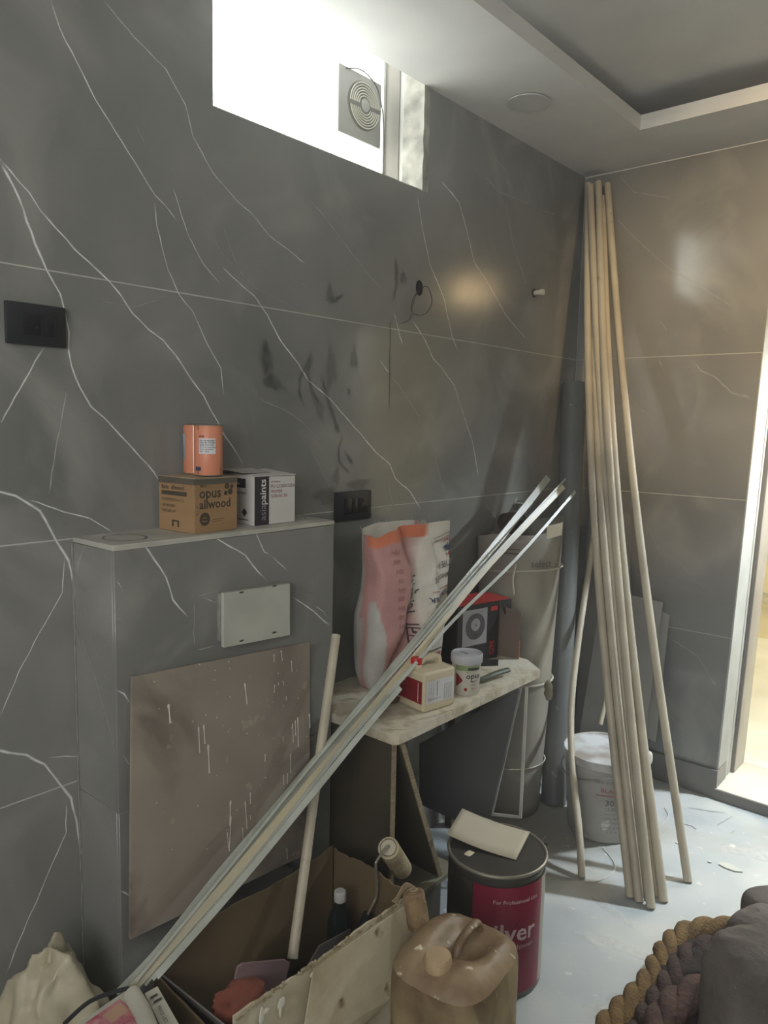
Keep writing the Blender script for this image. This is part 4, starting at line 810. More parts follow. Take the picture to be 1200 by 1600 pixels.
# small brown dish behind the jug
bo = thing('brown_dish', 'small brown stained dish half hidden behind the cream jug', 'dish', (0.22, -1.545, BZ))
lathe('dish_body', [(0.030, 0.0006), (0.040, 0.012), (0.042, 0.022), (0.039, 0.022), (0.034, 0.012), (0.002, 0.010)], (0.222, -1.525, BZ), mat('brown_dish_clay', srgb(112, 82, 68), srgb(90, 66, 54), scale=30, rough=0.5), bo, 28)
blob('plaster_crumb', (0.222, -1.525, BZ + 0.024), (0.022, 0.024, 0.014), mat('plaster_crumb', srgb(196, 190, 176), rough=0.9), bo, nz=0.15, nf=40, seg=16, rings=8)
link('bench_cracks', ribbon_mesh([([(0.088, -1.585), (0.090, -1.545), (0.115, -1.537)], 0.0016), ([(0.118, -1.630), (0.132, -1.595), (0.176, -1.581)], 0.0014), ([(0.368, -1.610), (0.391, -1.524), (0.402, -1.447)], 0.0014), ([(0.333, -1.703), (0.366, -1.684), (0.401, -1.651)], 0.0014), ([(0.295, -1.076), (0.340, -1.069), (0.334, -1.019)], 0.0012)], ((0, 0, BZ), (1, 0, 0), (0, 1, 0), (0, 0, 1)), 0.0006), fade_mat('crack_line', srgb(110, 100, 84), 0.8), tb, kind='stuff')

# ---------------------------------------------------------------- corner: rolled sheet, grey pipe, panels, conduits, bucket
M_ROLL = mat('grey_brown_rolled_sheet', srgb(150, 146, 134), srgb(138, 134, 124), scale=3, rough=0.38, detail=6, c3=srgb(160, 155, 140), scale3=2)
rc0, rc1 = V((0.132, -0.640, 0.0)), V((0.118, -0.632, 1.15))
ro = thing('rolled_sheet', 'tall wide roll of grey-brown sheet tied with string behind the bench', 'roll', rc0)
bm = bmesh.new(); rings = []
RH = 1.13
NR = 60
for j in range(25):
    v = j / 24; c = rc0.lerp(rc1, v); r0 = 0.110 + 0.056 * v ** 0.8; ring = []
    for k in range(NR):
        a = -2.2 + 2 * math.pi * 1.18 * k / (NR - 1); r = r0 - 0.012 * k / NR + (0.012 * max(0, 1 - k / 8) * (0.4 + v))
        top = 1 + (0.030 * math.sin(a * 1.0 + 0.6) + 0.01 * math.sin(3 * a)) * (v > 0.99)
        x = r * math.cos(a); y = r * math.sin(a)
        ring.append(bm.verts.new((max(0.014, c.x + x), c.y + y, RH * v * top + 0.001)))
    rings.append(ring)
for j in range(24):
    for k in range(NR - 1): bm.faces.new((rings[j][k], rings[j][k + 1], rings[j + 1][k + 1], rings[j + 1][k]))
rb = bm_obj('roll_body', bm, M_ROLL, ro, smooth=True)
mo = rb.modifiers.new('thickness', 'SOLIDIFY'); mo.thickness = 0.003; mo.offset = -1
def roll_ring(z, r_add=0.004, a0=0, a1=6.2832, n=40, dz=0.0):
    v = z / RH; c = rc0.lerp(rc1, v); r = 0.110 + 0.056 * v ** 0.8 + r_add
    return [Vector((max(0.012, c.x + r * math.cos(a0 + (a1 - a0) * k / n)), c.y + r * math.sin(a0 + (a1 - a0) * k / n), z + dz * math.cos(a0 + (a1 - a0) * k / n))) for k in range(n + 1)]
M_STR = mat('pale_string', srgb(190, 184, 168), rough=0.8)
for z in (0.975, 0.53, 0.20): tube('string', roll_ring(z, 0.003, dz=0.012), 0.0045 if z > 0.5 else 0.0025, M_STR, ro, 8)
tube('string', catmull([(0.2031, -0.8000, 1.0122), (0.1983, -0.8100, 0.9582), (0.2064, -0.8100, 0.9000)], 6), 0.004, M_STR, ro, 8)
tube('string', catmull([(-0.0580, -0.7000, 1.0816), (-0.0423, -0.7200, 1.0294), (-0.0448, -0.7300, 0.9613)], 6), 0.004, M_STR, ro, 8)
blob('string_knot', (0.3109, -0.7100, 0.5423), (0.014, 0.014, 0.035), mat('rag_knot', srgb(150, 144, 124), rough=0.9), ro, nz=0.2, nf=40, flat=False, seg=16, rings=12)
slab('paper_patch', [(0.3013, -0.7650, 1.1606), (0.3374, -0.7150, 1.1739), (0.3348, -0.7150, 1.1271), (0.3037, -0.7650, 1.1146)], (0.003, -0.003, 0), mat('cream_paper', srgb(206, 196, 172), rough=0.8), ro)
def rs(x, y):
    a = -1.15 + x / 0.17; v = y / RH; c = rc0.lerp(rc1, v); r = 0.110 + 0.056 * v ** 0.8 + 0.004
    return Vector((c.x + r * math.cos(a), c.y + r * math.sin(a), y))
prints('faint_lettering', [('t', 'select', 0.062, 1.0, 0.038, 0.0, 0)], rs, mat('faint_grey_ink', srgb(92, 88, 80)), ro)
prints('print_band', [('r', -0.22, 1.045, 0.02, 1.050), ('r', -0.22, 1.062, 0.02, 1.065)], rs, MC['faint_grey_ink'], ro)
# scraps stuffed into its mouth
for nm, lab, pts, off, mm in (
   ('paper_scrap', 'grey paper scrap sticking up at the left rim of the rolled sheet', [(-0.0521, -0.6600, 1.1711), (0.0004, -0.6200, 1.1653), (0.0112, -0.6200, 1.0584), (-0.0478, -0.6600, 1.0686)], (-0.004, -0.004, 0), mat('grey_paper', srgb(120, 120, 114), rough=0.8)),
   ('card_scrap', 'dark card scrap standing in the mouth of the rolled sheet, centre', [(0.0242, -0.6600, 1.1326), (0.1154, -0.6200, 1.1335), (0.1190, -0.6200, 1.0584), (0.0279, -0.6600, 1.0518)], (-0.003, -0.003, 0), mat('dim_card', srgb(92, 90, 84), rough=0.8))):
    t = thing(nm, lab, 'scrap', pts[2]); slab('sheet', pts, off, mm, t)
t = blob('dark_rag', (0.0604, -0.6000, 1.1311), (0.045, 0.05, 0.035), mat('dark_rag', srgb(70, 62, 56), rough=0.9), nz=0.3, nf=28, flat=False); tag(t, 'dark crumpled rag stuffed in the mouth of the rolled sheet', 'rag')
# grey pipe
gp0, gp1 = V((0.2681, -0.5430, 0.0000)) + Vector((-0.02, 0.04, 0.001)), V((0.0626, -0.1300, 1.7008))
gp = hollow_tube('grey_pipe', [gp0, gp0.lerp(gp1, 0.5) + Vector((0.004, -0.004, 0)), gp1], 0.050, 0.003, mat('dusty_grey_pipe', srgb(112, 114, 112), srgb(100, 102, 101), scale=5, rough=0.5, detail=6, spots=srgb(150, 150, 146), spot_scale=30, spot_lo=0.68))
tag(gp, 'wide grey plastic pipe standing between the rolled sheet and the corner', 'pipe')
# panels on the right wall
def leanp(name, pts, off, m, label):
    t = thing(name, label, 'panel', pts[-1]); slab('sheet', pts, off, m, t); return t
leanp('grey_panel_sheet', [(0.1141, -0.0300, 1.1483), (0.3061, -0.0300, 1.1490), (0.3894, -0.1200, 0.1176), (0.1434, -0.1200, 0.1311)], (0, 0.004, 0), mat('dull_grey_sheet', srgb(140, 138, 132), rough=0.5), 'taller dull grey sheet leaning on the right wall behind the conduits')
leanp('grey_panel_sheet', [(0.2038, -0.0500, 0.8041), (0.4747, -0.0500, 0.7928), (0.4670, -0.1700, 0.1024), (0.1839, -0.1700, 0.1290)], (0, 0.004, 0), mat('mid_grey_sheet', srgb(168, 166, 161), rough=0.4), 'shorter grey sheet in front, leaning on the right wall above the bucket')
leanp('clear_sheet', [(0.4609, -0.0200, 0.7466), (0.4943, -0.0200, 0.7333), (0.4916, -0.0800, 0.1932), (0.4409, -0.0800, 0.2066)], (0, 0.003, 0), mat('pale_sheet_edge', srgb(178, 176, 170), rough=0.3), 'narrow pale sheet edge beside the shorter grey sheet')
# cream conduits
M_CON = mat('dusty_cream_conduit', srgb(188, 180, 160), srgb(170, 162, 144), scale=7, rough=0.45, detail=7, lo=0.4, hi=0.65, spots=srgb(148, 138, 120), spot_scale=20, spot_lo=0.70)
CG = 'cream conduits leaning in the corner'
def conduit(foot, top, bow, label, r=0.0145, mid=None):
    f, t = V(foot), V(top); m = f.lerp(t, 0.5) + V(bow)
    p = catmull([f, f.lerp(t, 0.25) + V(bow) * 0.72, m, f.lerp(t, 0.75) + V(bow) * 0.72, t], 5)
    p = [Vector((max(0.016, q.x), min(-0.018, q.y), q.z)) for q in p]
    o = hollow_tube('conduit', p, r, 0.002, M_CON, n=14); tag(o, label, 'conduit', CG); return o
cons = [((985, 1404), (919, 288, 0.0), (-0.040, -0.032, 0.0), 'cream conduit leaning in the corner, its foot leftmost of the bundle'),
 ((999, 1411), (926, 290, 0.0), (-0.035, -0.029, 0.0), 'cream conduit of the corner bundle, its foot second from the left'),
 ((1017, 1421), (934, 282, 0.0), (-0.025, -0.025, 0.0), 'cream conduit of the corner bundle, its foot nearest the camera'),
 ((1008, 1400), (922, 284, 0.0), (-0.022, -0.014, 0.0), 'cream conduit hidden in the middle of the corner bundle'),
 ((1025, 1402), (930, 286, 0.0), (-0.022, -0.014, 0.0), 'cream conduit of the bundle set behind the nearest one'),
 ((1037, 1411), (941, 308, 0.0), (-0.032, -0.025, 0.0), 'cream conduit ending lower than the others at the ceiling, foot rightmost of the bundle'),
 ((1075, 1378), (948, 286, 0.0), (-0.025, -0.020, 0.0), 'single cream conduit splayed out to the right of the bundle')]
CF = [(0.7358, -0.8950, 0.0000), (0.7668, -0.8979, 0.0000), (0.8071, -0.9048, 0.0000), (0.7674, -0.8522, 0.0000), (0.7952, -0.8312, 0.0000), (0.8252, -0.8442, 0.0000), (0.8462, -0.6807, 0.0000)]
CT = [(0.0387, -0.0500, 2.5539), (0.0450, -0.0200, 2.5548), (0.0855, -0.0500, 2.5532), (0.0628, -0.0800, 2.5370), (0.0596, -0.0200, 2.5574), (0.0970, -0.0300, 2.4956), (0.1125, -0.0200, 2.5478)]
for (a, b, bow, lab), f, t in zip(cons, CF, CT): conduit(V(f) + Vector((0, 0, 0.002)), t, bow, lab)
lc = hollow_tube('conduit', catmull([(0.5701, -0.9051, 0.0020), (0.5221, -0.8400, 0.1190), (0.4152, -0.7000, 0.2933), (0.3331, -0.5600, 0.4526), (0.2717, -0.4000, 0.6606), (0.2152, -0.2200, 0.9176), (0.1803, -0.1000, 1.1509)], 5), 0.0125, 0.002, M_CON, n=14)
tag(lc, 'bowed cream conduit whose lower end stands alone left of the bucket', 'conduit', CG)
lc = hollow_tube('conduit', catmull([(0.3398, -0.3000, 0.2947), (0.3306, -0.2200, 0.4559), (0.3188, -0.1600, 0.7319), (0.2682, -0.0800, 0.9907)], 5), 0.010, 0.002, M_CON, n=12)
tag(lc, 'short bent cream conduit behind the bucket leaning on the grey sheets', 'conduit', CG)
# bucket
bc = V((0.475, -0.545, 0.0))
bk = thing('paint_bucket', 'large white paint bucket with a dusty lid behind the conduits in the corner', 'bucket', bc)
M_BKT = mat('dirty_white_bucket', srgb(176, 174, 168), srgb(150, 148, 142), scale=9, rough=0.5, detail=8, spots=srgb(206, 205, 198), spot_scale=18, spot_lo=0.66)
lathe('bucket_body', [(0.122, 0.001), (0.127, 0.006), (0.147, 0.262), (0.150, 0.264), (0.150, 0.272), (0.148, 0.276), (0.150, 0.29)], bc, M_BKT, bk, 48)
lathe('lid', [(0.152, 0.282), (0.158, 0.286), (0.158, 0.306), (0.154, 0.313), (0.148, 0.313), (0.145, 0.306), (0.002, 0.306)], bc, mat('dusty_lid', srgb(196, 198, 197), srgb(150, 142, 132), scale=7, rough=0.6, detail=7, lo=0.45, hi=0.62), bk, 48)
bsf = cyl_surf(bc, 0.125, -1.6, 0.0015, taper=0.079)
prints('red_lettering', [('t', 'BLACK WALKING', 0.045, 0.205, 0.022, 0.02, -2), ('r', 0.03, 0.19, 0.25, 0.194)], bsf, mat('bucket_red', srgb(176, 96, 84)), bk)
prints('grey_lettering', [('t', '30 L', 0.06, 0.155, 0.030, 0.02, 0), ('t', 'CLASSIC SEALER', 0.06, 0.135, 0.016, 0.01, 0), ('t', 'interior putty', 0.06, 0.118, 0.013, 0.0, 0), ('t', 'coverage  70 %', 0.06, 0.10, 0.013, 0.0, 0), ('t', 'mix  water  20', 0.06, 0.082, 0.013, 0, 0), ('t', 'keep  closed  3', 0.06, 0.064, 0.013, 0, 0), ('t', '1 2  4', 0.07, 0.044, 0.016, 0, 0), ('t', 'ECO 3A 7', 0.17, 0.12, 0.022, 0.01, 0)], bsf, mat('bucket_grey_ink', srgb(104, 104, 104)), bk)
prints('moulded_lettering', [('t', '100% SUSTAINABLE PACK', 0.02, 0.238, 0.016, 0.01, 0)], bsf, MC['bucket_grey_ink'], bk)
hd = [bc + Vector((0.160 * math.cos(t), 0.160 * math.sin(t), 0.285 - 0.055 * math.sin((t - 2.4) / 3.1 * math.pi) ** 1.0)) for t in [2.4 + 3.1 * k / 24 for k in range(25)]]
tube('wire_handle', hd, 0.0022, mat('handle_wire', srgb(150, 148, 142), rough=0.4, metal=0.5), bk, 6)
blob('lid_ear', bc + Vector((0.130, 0.088, 0.285)), (0.014, 0.016, 0.028), M_JUG if False else mat('white_pvc', srgb(214, 210, 196)), bk, flat=False, seg=14, rings=10)
pb = thing('small_pail', 'small dusty white pail low behind the grey pipe and bucket', 'pail', (0.30, -0.30, 0))
lathe('pail_body', [(0.05, 0.001), (0.055, 0.003), (0.062, 0.10), (0.064, 0.10), (0.064, 0.108), (0.058, 0.108), (0.052, 0.02), (0.002, 0.02)], (0.30, -0.36, 0), M_BKT, pb, 28)
blob('pail_filling', (0.30, -0.36, 0.10), (0.05, 0.05, 0.03), mat('dark_filling', srgb(84, 78, 72), rough=0.9), pb, nz=0.2, nf=30, seg=18, rings=10)

# ---------------------------------------------------------------- solvent can and jerrycan
sc_ = V((0.575, -1.468, 0.0)); CR, CH = 0.132, 0.352
cn = thing('solvent_can', 'big round metal can with a dark red label and open-rimmed lid', 'can', sc_)
M_CAN = mat('dull_can_metal', srgb(96, 94, 88), srgb(70, 68, 64), scale=5, rough=0.38, metal=0.5, stretch=(1, 1, 0.6))
lathe('can_body', [(CR - 0.003, 0.001), (CR, 0.006), (CR, CH - 0.02), (CR + 0.003, CH - 0.012), (CR + 0.003, CH - 0.004), (CR, CH)], sc_, M_CAN, cn, 56)
tube('rim', [sc_ + Vector(((CR + 0.002) * math.cos(k * 0.1122), (CR + 0.002) * math.sin(k * 0.1122), CH)) for k in range(57)], 0.0045, mat('dusty_rim', srgb(138, 134, 122), rough=0.4, metal=0.4), cn, 8)
lathe('can_top', [(CR - 0.004, CH - 0.006), (CR - 0.007, CH - 0.016), (0.002, CH - 0.016)][::1], sc_, mat('dirty_can_top', srgb(108, 106, 96), srgb(70, 68, 62), scale=16, rough=0.6, detail=7, spots=srgb(176, 172, 156), spot_scale=26, spot_lo=0.66), cn, 48)
cs_ = cyl_surf(sc_, CR, -1.48, 0.0012)
mlab = prints('dark_red_label', [('r', 0.0, 0.02, 0.210, 0.322)], cs_, mat('magenta_label', srgb(132, 30, 56), srgb(120, 26, 50), scale=6, rough=0.38), cn)
prints('pale_side_strip', [('r', 0.210, 0.02, 0.262, 0.322)], cs_, mat('pale_can_side', srgb(170, 166, 150), rough=0.4), cn)
prints('black_label', [('r', -0.16, 0.02, -0.004, 0.322)], cs_, mat('black_can_side', srgb(44, 44, 40), srgb(70, 68, 60), scale=16, rough=0.4, lo=0.5, hi=0.7), cn)
c2_ = cyl_surf(sc_, CR, -1.48, 0.0020)
prints('label_lettering', [('t', 'For Professional Use', 0.054, 0.277, 0.0155, 0.006, 0), ('t', 'silver', 0.030, 0.172, 0.070, 0.016, 0), ('t', 'thinner', 0.115, 0.148, 0.020, 0.006, 0)], c2_, mat('pale_pink_ink', srgb(208, 186, 186), rough=0.6), mlab)
prints('dark_swoosh', [('p', [(0.05, 0.232), (0.12, 0.222), (0.20, 0.233), (0.12, 0.216)]), ('p', [(0.08, 0.165), (0.14, 0.158), (0.205, 0.170), (0.14, 0.163)])], c2_, mat('dark_label_ink', srgb(70, 18, 34), rough=0.6), mlab)
for q, r, nm in (((0.5303, -1.5387, 0.3450), 0.011, 'plaster_crumb'),):
    blob(nm, V(q), (r, r * 1.4, r * 0.8), mat('cream_crumb', srgb(206, 196, 168), rough=0.8), cn, e=5, seg=16, rings=8)
blob('plaster_crumb', V((0.5550, -1.5378, 0.3400)), (0.010, 0.012, 0.006), MC['dark_filling'], cn, seg=14, rings=8)
# curved card piece lying across the can
cc = thing('curved_card', 'curved grey-cream card piece lying across the top of the round metal can', 'card', sc_ + Vector((0, 0, CH)))
bm = bmesh.new(); rows = []
A_, B_ = V((0.4331, -1.4359, 0.4000)), V((0.6148, -1.3601, 0.3660)); A2, B2_ = V((0.4533, -1.5379, 0.3720)), V((0.6431, -1.4827, 0.3500))
for i in range(15):
    t = i / 14; sag = -0.006 * math.sin(math.pi * t)
    rows.append([bm.verts.new(A_.lerp(B_, t).lerp(A2.lerp(B2_, t), k / 4) + Vector((0, 0, sag + 0.006))) for k in range(5)])
for i in range(14):
    for k in range(4): bm.faces.new((rows[i][k], rows[i][k + 1], rows[i + 1][k + 1], rows[i + 1][k]))
cco = bm_obj('card_sheet', bm, mat('cream_card', srgb(186, 178, 158), srgb(176, 168, 148), scale=8, rough=0.7), cc, smooth=True)
mo = cco.modifiers.new('thickness', 'SOLIDIFY'); mo.thickness = 0.0022
# old jerrycan
jc = V((0.775, -1.948, 0.0)); ZS = 1.11
jn = thing('jerrycan', 'old dirty cream jerrycan with a stained top and round cap in the foreground', 'jerrycan', jc)
M_JC = mat('dirty_jerrycan', srgb(158, 142, 108), srgb(112, 94, 66), scale=6, rough=0.55, detail=8, c3=srgb(92, 72, 52), scale3=6, bump=0.15, bscale=18, stretch=(1, 1, 0.45), lo=0.4, hi=0.62, spots=srgb(202, 194, 168), spot_scale=26, spot_lo=0.68)
M_JT = mat('brown_stained_top', srgb(104, 82, 62), srgb(142, 122, 94), scale=9, rough=0.5, detail=8, lo=0.42, hi=0.62, spots=srgb(206, 196, 172), spot_scale=34, spot_lo=0.67, bump=0.2, bscale=30)
JR = math.radians(6)
RZ = Matrix.Rotation(JR, 4, 'Z')
def jpt(x, y, z): return jc + (RZ @ Vector((x, y, z * ZS)))
bm = bmesh.new(); rings = []
prof = [(0.90, 0.001), (0.97, 0.012), (1.0, 0.04), (1.0, 0.10), (0.985, 0.115), (1.0, 0.13), (1.0, 0.24), (0.985, 0.255), (1.0, 0.27), (1.0, 0.335), (0.99, 0.350), (0.966, 0.3620)]
HX, HY = 0.112, 0.132
for s, z in prof:
    ring = []
    for k in range(48):
        a = 2 * math.pi * k / 48; p = 2 / 3.4; ca, sa = math.cos(a), math.sin(a)
        x = math.copysign(abs(ca) ** p, ca) * HX * s; y = math.copysign(abs(sa) ** p, sa) * HY * s
        ring.append(bm.verts.new(jpt(x, y, z)))
    rings.append(ring)
for i in range(len(rings) - 1):
    for k in range(48): bm.faces.new((rings[i][k], rings[i][(k + 1) % 48], rings[i + 1][(k + 1) % 48], rings[i + 1][k]))
bm.faces.new(rings[0][::-1])
bm_obj('can_body', bm, M_JC, jn, smooth=True)
# the moulded top: a height field with the hollow under the handle
bm = bmesh.new(); N_ = 40; grid = []
for i in range(N_ + 1):
    row = []
    for k in range(N_ + 1):
        u, v = -1 + 2 * i / N_, -1 + 2 * k / N_
        m_ = (abs(u) ** 3.4 + abs(v) ** 3.4) ** (1 / 3.4) or 1e-6; mx_ = max(abs(u), abs(v)) or 1e-6; f = mx_ / m_
        uu, vv = u * f, v * f; e = (abs(uu) ** 3.4 + abs(vv) ** 3.4) ** (1 / 3.4)
        z = 0.362 + 0.034 * (1 - e ** 4)
        z -= 0.034 * math.exp(-((uu - 0.05) / 0.50) ** 4 - ((vv - 0.28) / 0.50) ** 4) * (1 - e ** 8)
        z -= 0.014 * math.exp(-((uu + 0.05) / 0.34) ** 4 - ((vv + 0.52) / 0.34) ** 4) * (1 - e ** 8)
        z += 0.0015 * noise.noise(Vector((uu * 7, vv * 7, 0)))
        row.append(bm.verts.new(jpt(uu * HX * 0.965, vv * HY * 0.965, z)))
    grid.append(row)
for i in range(N_):
    for k in range(N_): bm.faces.new((grid[i][k], grid[i + 1][k], grid[i + 1][k + 1], grid[i][k + 1]))
bm_obj('moulded_top', bm, M_JT, jn, smooth=True)
hp = [jpt(0.006, -0.022, 0.352), jpt(0.006, -0.014, 0.376), jpt(0.006, 0.006, 0.392), jpt(0.006, 0.050, 0.396), jpt(0.006, 0.080, 0.392), jpt(0.006, 0.096, 0.366)]
bm = bmesh.new(); add_sweep(bm, catmull(hp, 5), [(0.010 * math.cos(t), 0.008 * math.sin(t)) for t in [k * 0.5236 for k in range(12)]]); bm_obj('handle', bm, M_JT, jn, smooth=True)
cz = jpt(-0.006, -0.066, 0.372)
bm = bmesh.new(); rings = []
for s, z in ((1.0, -0.008), (1.0, 0.026), (0.93, 0.031), (0.2, 0.031)):
    rings.append([bm.verts.new(cz + Vector((0.027 * s * (1 + 0.045 * (k % 2) * (s > 0.95)) * math.cos(k * 0.1745), 0.027 * s * (1 + 0.045 * (k % 2) * (s > 0.95)) * math.sin(k * 0.1745), z))) for k in range(36)])
for i in range(3):
    for k in range(36): bm.faces.new((rings[i][k], rings[i][(k + 1) % 36], rings[i + 1][(k + 1) % 36], rings[i + 1][k]))
bm.faces.new(rings[-1]); bm_obj('screw_cap', bm, mat('dusty_tan_cap', srgb(176, 154, 122), srgb(158, 136, 106), scale=20, rough=0.6), jn, smooth=True)
lathe('neck_ring', [(0.034, 0.0), (0.034, 0.006), (0.028, 0.008)], cz - Vector((0, 0, 0.012)), M_JT, jn, 28)
tag_ = blob('plaster_flake', jpt(-0.06, -0.11, 0.30), (0.006, 0.008, 0.002), M_DRIP, jn, seg=10, rings=6)

# ---------------------------------------------------------------- big cardboard box and what it holds
X0, X1, Y0, Y1, BH = 0.305, 0.565, -2.365, -1.835, 0.40
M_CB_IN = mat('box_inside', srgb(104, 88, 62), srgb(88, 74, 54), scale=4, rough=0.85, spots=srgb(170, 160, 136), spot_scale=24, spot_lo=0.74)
M_CB_OUT = mat('paint_smeared_box', srgb(178, 168, 142), srgb(140, 122, 92), scale=4, rough=0.7, detail=9, lo=0.48, hi=0.62, c3=srgb(196, 188, 166), scale3=5, spots=srgb(112, 94, 70), spot_scale=12, spot_lo=0.68, bump=0.3, bscale=20)
cb = thing('cardboard_box', 'big open torn cardboard box smeared with paint, front left on the floor', 'box', ((X0 + X1) / 2, (Y0 + Y1) / 2, 0))
def wall(name, a, b, m, off, jag=0.0, h0=BH, h1=BH, seed=1):
    rnd = random.Random(seed); n = 26; P = [V((a[0], a[1], 0.001)), V((b[0], b[1], 0.001))]
    top = []
    for i in range(n + 1):
        t = i / n; z = h1 + (h0 - h1) * t; q = V((b[0], b[1], 0)).lerp(V((a[0], a[1], 0)), t); q.z = z + rnd.uniform(-jag, jag) + jag * 1.5 * math.sin(t * 9 + seed); top.append(q)
    return slab(name, P + top, off, m, cb)
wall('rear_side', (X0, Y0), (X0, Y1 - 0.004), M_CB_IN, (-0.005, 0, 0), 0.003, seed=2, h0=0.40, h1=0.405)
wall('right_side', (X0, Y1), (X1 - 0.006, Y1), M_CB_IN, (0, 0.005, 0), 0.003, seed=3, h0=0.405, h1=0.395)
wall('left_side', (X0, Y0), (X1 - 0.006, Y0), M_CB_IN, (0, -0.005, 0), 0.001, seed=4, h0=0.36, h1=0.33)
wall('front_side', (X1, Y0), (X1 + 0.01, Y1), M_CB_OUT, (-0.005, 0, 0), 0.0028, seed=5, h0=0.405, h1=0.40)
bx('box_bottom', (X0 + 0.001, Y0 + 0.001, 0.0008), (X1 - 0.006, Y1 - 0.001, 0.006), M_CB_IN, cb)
slab('front_flap', [(X1 + 0.0115, Y1 - 0.002, 0.388), (X1 + 0.004, Y0 + 0.20, 0.392), (X1 + 0.030, Y0 + 0.14, 0.26), (X1 + 0.034, Y0 + 0.30, 0.205), (X1 + 0.040, Y1 - 0.11, 0.215), (X1 + 0.036, Y1 + 0.004, 0.25)], (0.003, 0, 0), M_CB_OUT, cb)
slab('grey_left_flap', [(X0 + 0.012, Y0 + 0.006, 0.36), (X1 - 0.03, Y0 + 0.03, 0.335), (X1 - 0.03, Y0 + 0.10, 0.20), (X0 + 0.012, Y0 + 0.09, 0.16)], (0, -0.004, 0), mat('grey_card_flap', srgb(116, 110, 108), rough=0.8), cb)
bm = bmesh.new(); rnd = random.Random(8)
for i in range(90):
    t = rnd.random(); p = Vector((X1 + 0.01 * t, Y0 + (Y1 - Y0) * t, 0.398 + rnd.uniform(-0.004, 0.006)))
    r = rnd.uniform(0.002, 0.006); add_box(bm, p - Vector((0.003, r, 0.001)), p + Vector((0.002, r, 0.003)), Matrix.Translation(p) @ Matrix.Rotation(rnd.uniform(-.6, .6), 4, 'X') @ Matrix.Translation(-p))
bm_obj('torn_edge', bm, mat('torn_card', srgb(176, 164, 136), srgb(130, 114, 88), scale=30, rough=0.9), cb, kind='stuff')
FB = ((X1 + 0.0005, 0, 0), (0.0189, 1, 0), (0, 0, 1), (1, 0, 0))
# raised paint smears on its front
def blobs3(name, items, base_fn, m, parent):
    bm = bmesh.new()
    for (a, b, w, h_) in items:
        c = base_fn(a, b); r = bmesh.ops.create_uvsphere(bm, u_segments=12, v_segments=6, radius=1)['verts']
        for v in r: v.co = c + Vector((v.co.x * 0.002, v.co.y * w * (1 + 0.3 * math.sin(7 * v.co.z)), v.co.z * h_))
    return bm_obj(name, bm, m, parent, kind='stuff', smooth=True)
blobs3('thick_paint', [(0.065, 0.368, 0.007, 0.020), (0.075, 0.372, 0.010, 0.007), (0.115, 0.366, 0.011, 0.012), (0.112, 0.352, 0.004, 0.016), (0.20, 0.380, 0.010, 0.006)], lambda a, b: Vector((X1 + 0.001 + 0.01 * a / 0.53, Y0 + a, b)), M_DRIP, cb)
# bottle
bp_ = V((0.405, -1.915, 0.150))
bt_ = thing('bottle', 'dark green bottle with a pale cap standing inside the cardboard box', 'bottle', bp_)
M_GL = mat('dark_green_bottle', srgb(24, 34, 32), rough=0.12, spec=0.6)
lathe('bottle_body', [(0.028, -0.143), (0.031, -0.138), (0.031, 0.118), (0.029, 0.13), (0.030, 0.137), (0.024, 0.160), (0.0135, 0.185), (0.0125, 0.198)], bp_, M_GL, bt_, 32)
lathe('cap', [(0.0145, 0.194), (0.0150, 0.198), (0.0150, 0.216), (0.013, 0.219), (0.002, 0.219)], bp_, mat('pale_grey_cap', srgb(180, 180, 178), rough=0.4), bt_, 24)
# things lying in it: stacked boards raise the floor of the box
pl = thing('packed_rubbish', 'dark rubbish bag filling the bottom of the cardboard box', 'rubbish bag', (0.43, -2.1, 0.006))
M_BAGK = mat('black_bag', srgb(42, 40, 38), rough=0.35)
blob('bag_body', (0.425, -2.12, 0.10), (0.105, 0.22, 0.09), M_BAGK, pl, e=3.5, nz=0.10, nf=12)
g = thing('mauve_board', 'rounded mauve foam board standing inside the cardboard box', 'board', (0.42, -2.1, 0.2))
slab('board_sheet', [(0.4300, -2.2489, 0.3687), (0.4300, -2.2354, 0.3698), (0.4300, -2.1160, 0.3112), (0.4300, -2.1024, 0.2973), (0.4300, -2.1268, 0.2240), (0.4300, -2.2692, 0.2933)], (-0.006, 0, 0), mat('mauve_foam', srgb(132, 112, 114), srgb(120, 98, 102), scale=6, rough=0.7), g)
g = blob('red_cloth', (0.4500, -2.2649, 0.3105), (0.035, 0.05, 0.03), mat('dull_red_cloth', srgb(120, 66, 52), rough=0.9), nz=0.35, nf=22, flat=False, seg=28, rings=16)
tag(g, 'crumpled dull red cloth inside the cardboard box below the mauve board', 'cloth')
g = thing('dark_card', 'dark card piece standing inside the cardboard box behind the bottle', 'card', (0.43, -1.99, 0.25))
slab('card_sheet', [(0.4500, -2.0273, 0.3067), (0.4500, -1.9233, 0.2932), (0.4500, -1.9132, 0.2492), (0.4500, -2.0872, 0.2582)], (-0.004, 0, 0), mat('dark_card_grey', srgb(84, 78, 74), rough=0.8), g)
